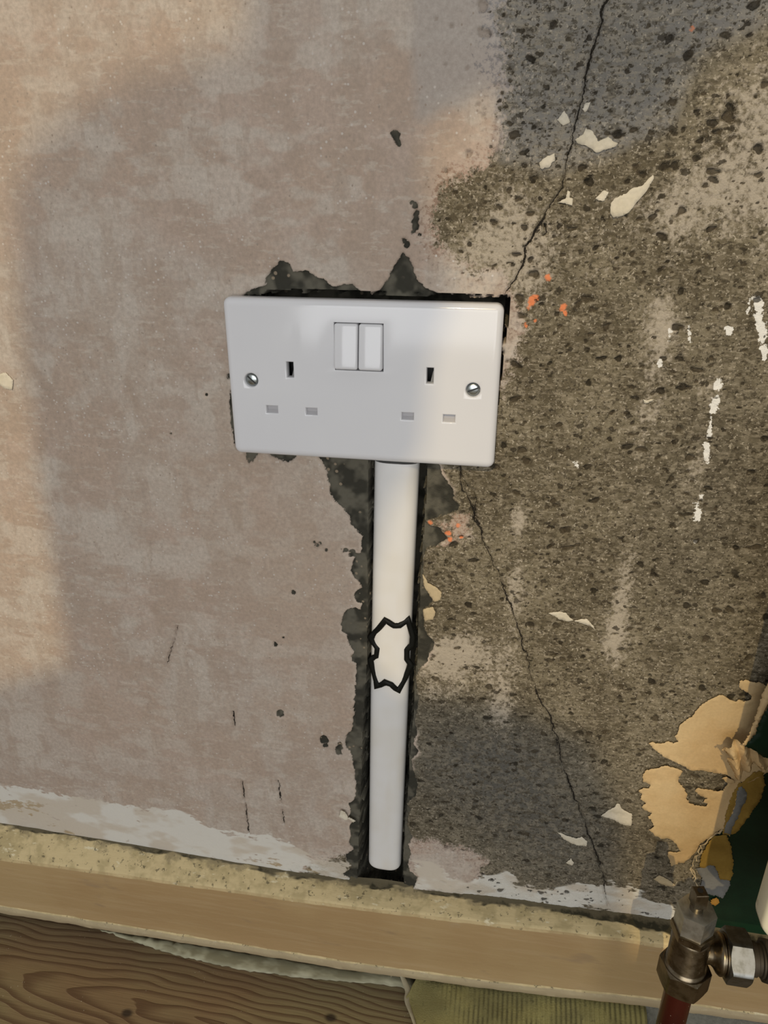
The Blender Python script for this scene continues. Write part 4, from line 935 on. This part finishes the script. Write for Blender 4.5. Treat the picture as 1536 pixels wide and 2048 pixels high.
# ------------------------------------------------------------------ radiator valve and pipe
m = NT('tarnished_nickel')
cc = m.mix(m.step(m.noise(120, 5, 0.65), 0.42, 0.66), (0.20, 0.165, 0.115), (0.11, 0.085, 0.050))
cc = m.mix(m.math('MULTIPLY', m.step(m.voro(420), 0.12, 0.06), m.step(m.noise(70, 2), 0.5, 0.6)), cc, (0.75, 0.75, 0.72))
M_NICK = m.out(cc, m.math('ADD', 0.20, m.math('MULTIPLY', m.noise(160, 4), 0.2)), 1.0)
m = NT('worn_steel')
cc = m.mix(m.step(m.noise(150, 5, 0.65), 0.40, 0.66), (0.21, 0.215, 0.21), (0.14, 0.14, 0.125))
M_STEEL = m.out(cc, m.math('ADD', 0.30, m.math('MULTIPLY', m.noise(200, 4), 0.2)), 1.0)
m = NT('bright_steel')
M_STEEL2 = m.out(m.mix(m.step(m.noise(150, 5, 0.65), 0.40, 0.66), (0.52, 0.53, 0.51), (0.38, 0.38, 0.35)), m.math('ADD', 0.30, m.math('MULTIPLY', m.noise(200, 4), 0.2)), 1.0)
M_DARK = simple('dirty_fitting', (0.05, 0.040, 0.027), 0.6, 0.5, var=0.4, scale=120)
m = NT('red_brown_pipe')
cc = m.mix(m.step(m.noise(60, 4, 0.6, m.stretch((1, 1, 0.3))), 0.4, 0.65), (0.055, 0.007, 0.004), (0.028, 0.004, 0.003))
cc = m.mix(m.step(m.voro(300), 0.09, 0.05), cc, (0.4, 0.33, 0.27))
M_PIPE = m.out(cc, 0.25, 0.35, 0.5)
VX, VY = 196.5, -88.0
valve = empty('radiator_valve', W(VX, VY, -310), 'tarnished metal angle valve with square spindle at the foot of the radiator', 'valve')
V = T['valve_axis']
z_sp, z_ht, z_hb, z_nt, z_nb = [p[1] for p in V[:5]]
bm = bmesh.new()                       # spindle: round neck, square head with a centre hole
lathe(bm, (VX - 1.2, VY, z_ht - 1), (0, 0, 1), [(0, 3.4), (4.2, 3.4), (4.4, 3.0)], 24)
a_ = math.radians(12); s_ = 3.3; rs = []
for z, f in ((z_ht + 3.0, 0.86), (z_ht + 3.8, 1.0), (z_sp - 0.4, 1.0), (z_sp, 0.90)):
    rs.append([W(VX - 1.2 + s_ * f * 1.414 * math.cos(a_ + math.pi / 4 + i * math.pi / 2), VY + s_ * f * 1.414 * math.sin(a_ + math.pi / 4 + i * math.pi / 2), z) for i in range(4)])
rings_bm(bm, rs)
sp_o = from_bm('spindle', bm, M_NICK, valve, 30)
bm = bmesh.new(); lathe(bm, (VX - 1.2, VY + 0.4, z_sp - 0.2), (0, 0, 1), [(0, 1.5), (0.32, 1.5)], 16)
from_bm('spindle_hole', bm, M_BLACK, sp_o)
bm = bmesh.new(); hexnut(bm, (VX - 0.6, VY, z_hb + 1.0), (0, 0, 1), z_ht - z_hb - 1.0, 17.5, math.radians(10), ends=(0, 1), ch=0.25)
from_bm('gland_nut', bm, M_STEEL2, valve, 30)
bm = bmesh.new(); hexnut(bm, (VX - 0.4, VY, z_hb - 3.6), (0, 0, 1), 5.0, 19.5, math.radians(10), ends=(1, 1), ch=0.4)
from_bm('gland_collar', bm, M_NICK, valve, 30)
bm = bmesh.new()
lathe(bm, (VX, VY, z_nt - 4), (0, 0, 1), [(0, 11.2), (3.0, 11.2), (3.8, 10.6), (4.4, 11.0), (5.0, 10.6), (5.6, 10.2), (z_hb - z_nt - 1.0, 10.2), (z_hb - z_nt + 0.2, 9.7), (z_hb - z_nt + 1.4, 8.8)], 48)
from_bm('valve_body', bm, M_NICK, valve, 40)
TZ = T['tail_axis'][2][1]
bm = bmesh.new()                       # side branch running towards the radiator
lathe(bm, (VX + 3, VY, TZ), (1, 0, 0), [(0, 6.0), (8, 6.2), (9.5, 7.5), (11, 10.0), (12.2, 11.0), (13.0, 11.0), (13.4, 10.2), (14.2, 10.2), (14.6, 11.2), (16, 11.2)], 40)
from_bm('side_branch', bm, M_NICK, valve, 40)
bm = bmesh.new(); hexnut(bm, (VX + 18.2, VY, TZ), (1, 0, 0), 12.0, 25.5, math.radians(48), ends=(1, 1))
from_bm('union_nut', bm, M_STEEL, valve, 30)
bm = bmesh.new(); hexnut(bm, (VX + 0.4, VY, z_nb - 2.5), (0, 0, 1), z_nt - z_nb + 1.5, 24.0, math.radians(14), ends=(1, 1))
from_bm('compression_nut', bm, M_NICK, valve, 30)
bm = bmesh.new()
lathe(bm, (VX + 30, VY, TZ), (1, 0, 0), [(0, 8.8), (4, 8.8), (4.5, 8.0), (6, 8.0), (6.4, 9.0), (9, 9.0), (9.4, 7.6), (17, 7.6)], 32)
from_bm('tail_piece', bm, M_DARK, valve, 40)
bm = bmesh.new(); lathe(bm, (VX + 0.2, VY, -FLOOR - 15), (0, 0, 1), [(0, 7.6), (FLOOR + 15 + z_nb - 1, 7.6)], 36)
pipe = from_bm('radiator_pipe', bm, M_PIPE, None, 40)
tag(pipe, 'dark red-brown pipe rising from the floor into the radiator valve', 'pipe')

# ------------------------------------------------------------------ radiator
m = NT('cream_enamel')
cc = m.mix(m.step(m.noise(30, 3), 0.4, 0.6), (0.72, 0.67, 0.49), (0.68, 0.63, 0.46))
cc = m.mix(m.math('MULTIPLY', m.step(m.noise(90, 5, 0.7), 0.62, 0.72), 0.5), cc, (0.25, 0.20, 0.10))
M_CREAM = m.out(cc, 0.35)
rad = empty('radiator', W(400, -90, -270), 'cream enamelled panel radiator just entering the frame at the right edge', 'radiator')
rx, rz0 = 223.8, -249.0
outline = [(rx, 5), (rx, rz0), (rx + 2.5, rz0 - 4), (rx + 12, rz0 - 13.5), (rx + 20, rz0 - 17), (820, rz0 - 17), (820, 5)]
bm = bmesh.new()
lo = [bm.verts.new(W(x, -99, z)) for x, z in outline]; hi = [bm.verts.new(W(x, -84, z)) for x, z in outline]
bm.faces.new(lo); bm.faces.new(hi[::-1])
for i in range(len(outline)):
    j = (i + 1) % len(outline); bm.faces.new((lo[j], lo[i], hi[i], hi[j]))
bmesh.ops.bevel(bm, geom=list(bm.edges), offset=0.003, segments=4, profile=0.5, affect='EDGES')
from_bm('panel', bm, M_CREAM, rad, 45)
bm = bmesh.new(); box(bm, 254, 818, -52, -38, rz0 - 40, 5); bevel_all(bm, 3, 3)
from_bm('rear_blocker', bm, M_CREAM, rad, 45)  # unseen panel added to keep light out from behind the radiator
bm = bmesh.new(); box(bm, 250, 818, -88, -38, 1, 7); bevel_all(bm, 1, 2)
from_bm('top_blocker', bm, M_CREAM, rad, 45)  # unseen cover added to shut out light from above
for k in range(16):                    # pressed water channels
    cxr = 262 + k * 34
    bm = bmesh.new(); box(bm, cxr - 11, cxr + 11, -104, -97, rz0 + 12, -22); bevel_all(bm, 3.2, 4)
    from_bm('channel', bm, M_CREAM, rad, 45)
bm = bmesh.new()                       # header boss the valve screws into
lathe(bm, (238, VY, TZ), (1, 0, 0), [(0, 11.5), (1.5, 13.5), (5, 14.2), (560, 14.2), (570, 12)], 32)
o = from_bm('header_pipe', bm, M_CREAM, rad, 40)
bm = bmesh.new(); hexnut(bm, (234, VY, TZ), (1, 0, 0), 5.5, 21, 0.2)
from_bm('bush', bm, M_DARK, rad, 30)
for bx in (330, 700):                  # wall brackets
    bm = bmesh.new(); box(bm, bx, bx + 30, -86, 3, -200, -196); box(bm, bx, bx + 30, -3, 3, -230, -60)
    from_bm('bracket', bm, M_DARK, rad)

# ------------------------------------------------------------------ ribbed carpet remnant
m = NT('ribbed_olive_carpet')
cc = m.mix(m.step(m.noise(28, 4, 0.6), 0.38, 0.62), (0.36, 0.32, 0.125), (0.25, 0.225, 0.095))
rb = m.attr('rib')
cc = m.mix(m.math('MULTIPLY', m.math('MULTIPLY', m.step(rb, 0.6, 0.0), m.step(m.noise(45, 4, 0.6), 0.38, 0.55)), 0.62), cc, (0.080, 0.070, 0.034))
cc = m.mix(m.math('MULTIPLY', m.step(m.noise(160, 5, 0.7), 0.60, 0.72), 0.5), cc, (0.08, 0.075, 0.04))
m.bump(m.noise(900, 3), 0.0006, 0.7)
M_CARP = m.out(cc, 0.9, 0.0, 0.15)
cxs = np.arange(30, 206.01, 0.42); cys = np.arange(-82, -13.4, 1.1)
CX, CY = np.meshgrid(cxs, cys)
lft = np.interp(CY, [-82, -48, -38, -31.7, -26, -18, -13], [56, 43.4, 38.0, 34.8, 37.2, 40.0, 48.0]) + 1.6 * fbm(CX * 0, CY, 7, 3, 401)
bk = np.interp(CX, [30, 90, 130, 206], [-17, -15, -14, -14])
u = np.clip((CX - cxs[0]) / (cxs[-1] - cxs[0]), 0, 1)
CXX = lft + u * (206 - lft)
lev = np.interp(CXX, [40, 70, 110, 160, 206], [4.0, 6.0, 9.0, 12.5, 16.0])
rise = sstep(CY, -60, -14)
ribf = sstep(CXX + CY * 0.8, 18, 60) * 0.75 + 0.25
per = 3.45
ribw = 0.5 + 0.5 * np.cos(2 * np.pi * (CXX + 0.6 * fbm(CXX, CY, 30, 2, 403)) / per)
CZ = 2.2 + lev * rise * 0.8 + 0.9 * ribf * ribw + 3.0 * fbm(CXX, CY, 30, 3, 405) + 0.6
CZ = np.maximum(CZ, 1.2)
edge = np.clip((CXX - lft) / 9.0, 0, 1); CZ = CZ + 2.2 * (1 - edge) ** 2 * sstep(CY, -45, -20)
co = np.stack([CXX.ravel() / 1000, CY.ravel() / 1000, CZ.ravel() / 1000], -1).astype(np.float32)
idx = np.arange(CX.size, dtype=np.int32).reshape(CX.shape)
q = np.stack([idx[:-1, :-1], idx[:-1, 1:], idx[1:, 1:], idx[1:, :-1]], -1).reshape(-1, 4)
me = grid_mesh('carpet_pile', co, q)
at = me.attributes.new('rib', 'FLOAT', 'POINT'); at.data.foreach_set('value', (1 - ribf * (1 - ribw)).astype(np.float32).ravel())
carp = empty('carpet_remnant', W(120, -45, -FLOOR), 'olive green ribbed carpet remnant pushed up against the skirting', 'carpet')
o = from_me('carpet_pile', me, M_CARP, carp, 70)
md = o.modifiers.new('thickness', 'SOLIDIFY'); md.thickness = 0.0011; md.offset = -1
M_FRAY = paper_mat('frayed_backing', (0.40, 0.36, 0.25), (0.33, 0.29, 0.19))
path = [(20.5, -16, 2.0), (20.8, -15.5, 7.0), (23.2, -15.5, 10.5), (27.0, -17, 10.8), (30.5, -19.5, 8.5), (33.0, -22.5, 6.5), (35.3, -25.5, 5.6), (36.2, -28.5, 5.2), (35.0, -32, 5.0), (36.5, -36, 4.8), (39.5, -41, 4.5), (42.5, -47, 4.3), (46, -55, 4.0)]
wd = [2.5, 3.0, 3.2, 3.4, 4.0, 4.6, 5.2, 5.6, 4.6, 3.6, 2.8, 2.2, 1.6]
vs_ = []; fs_ = []
for i, ((x, y, z), w_) in enumerate(zip(path, wd)):
    t = Vector(path[min(i + 1, len(path) - 1)]) - Vector(path[max(i - 1, 0)]); t.normalize()
    s = t.cross(Vector((0, 0, 1))).normalized() if i > 3 else Vector((0.35, -0.9, -0.1)).normalized()
    p = Vector((x, y, z - FLOOR)); n_ = random.uniform(-0.4, 0.4)
    a = p - s * (w_ * 0.5 + n_); b = p + s * (w_ * 0.5); mdp = (a + b) / 2 + Vector((0, 0, 0.9))
    for qv in (a, mdp, b): vs_.append(W(*qv))
    if i:
        k = 3 * i
        fs_ += [(k - 3, k - 2, k + 1, k), (k - 2, k - 1, k + 2, k + 1)]
o = sheet('frayed_edge', vs_, fs_, M_FRAY, carp, 0.6); o['label'] = 'pale frayed and curled left edge of the carpet'
sb = o.modifiers.new('round', 'SUBSURF'); sb.levels = 2; sb.render_levels = 2

# crumbled mortar lying in the gap under the skirting
m_deb = simple('crumbled_mortar', (0.17, 0.165, 0.13), 0.95, var=0.5, scale=260, bump=0.001)
dx_ = np.arange(105, 300, 1.0); dy_ = np.arange(-21, 1, 1.0)
DX, DY = np.meshgrid(dx_, dy_)
DZ = 6 + np.interp(DX, [105, 150, 208, 300], [2, 6, 12, 12]) * sstep(DY, -21, -12) + 6 * fbm(DX, DY, 9, 4, 421)
DZ = np.maximum(DZ * np.clip((DX - 105) / 12, 0, 1), 0.3)
co = np.stack([DX.ravel() / 1000, DY.ravel() / 1000, DZ.ravel() / 1000], -1).astype(np.float32)
idx = np.arange(DX.size, dtype=np.int32).reshape(DX.shape)
q = np.stack([idx[:-1, :-1], idx[:-1, 1:], idx[1:, 1:], idx[1:, :-1]], -1).reshape(-1, 4)
o = from_me('mortar_rubble', grid_mesh('mortar_rubble', co, q), m_deb, None, 70)
tag(o, 'grey crumbled mortar in the gap under the skirting behind the carpet', 'rubble', kind='stuff')
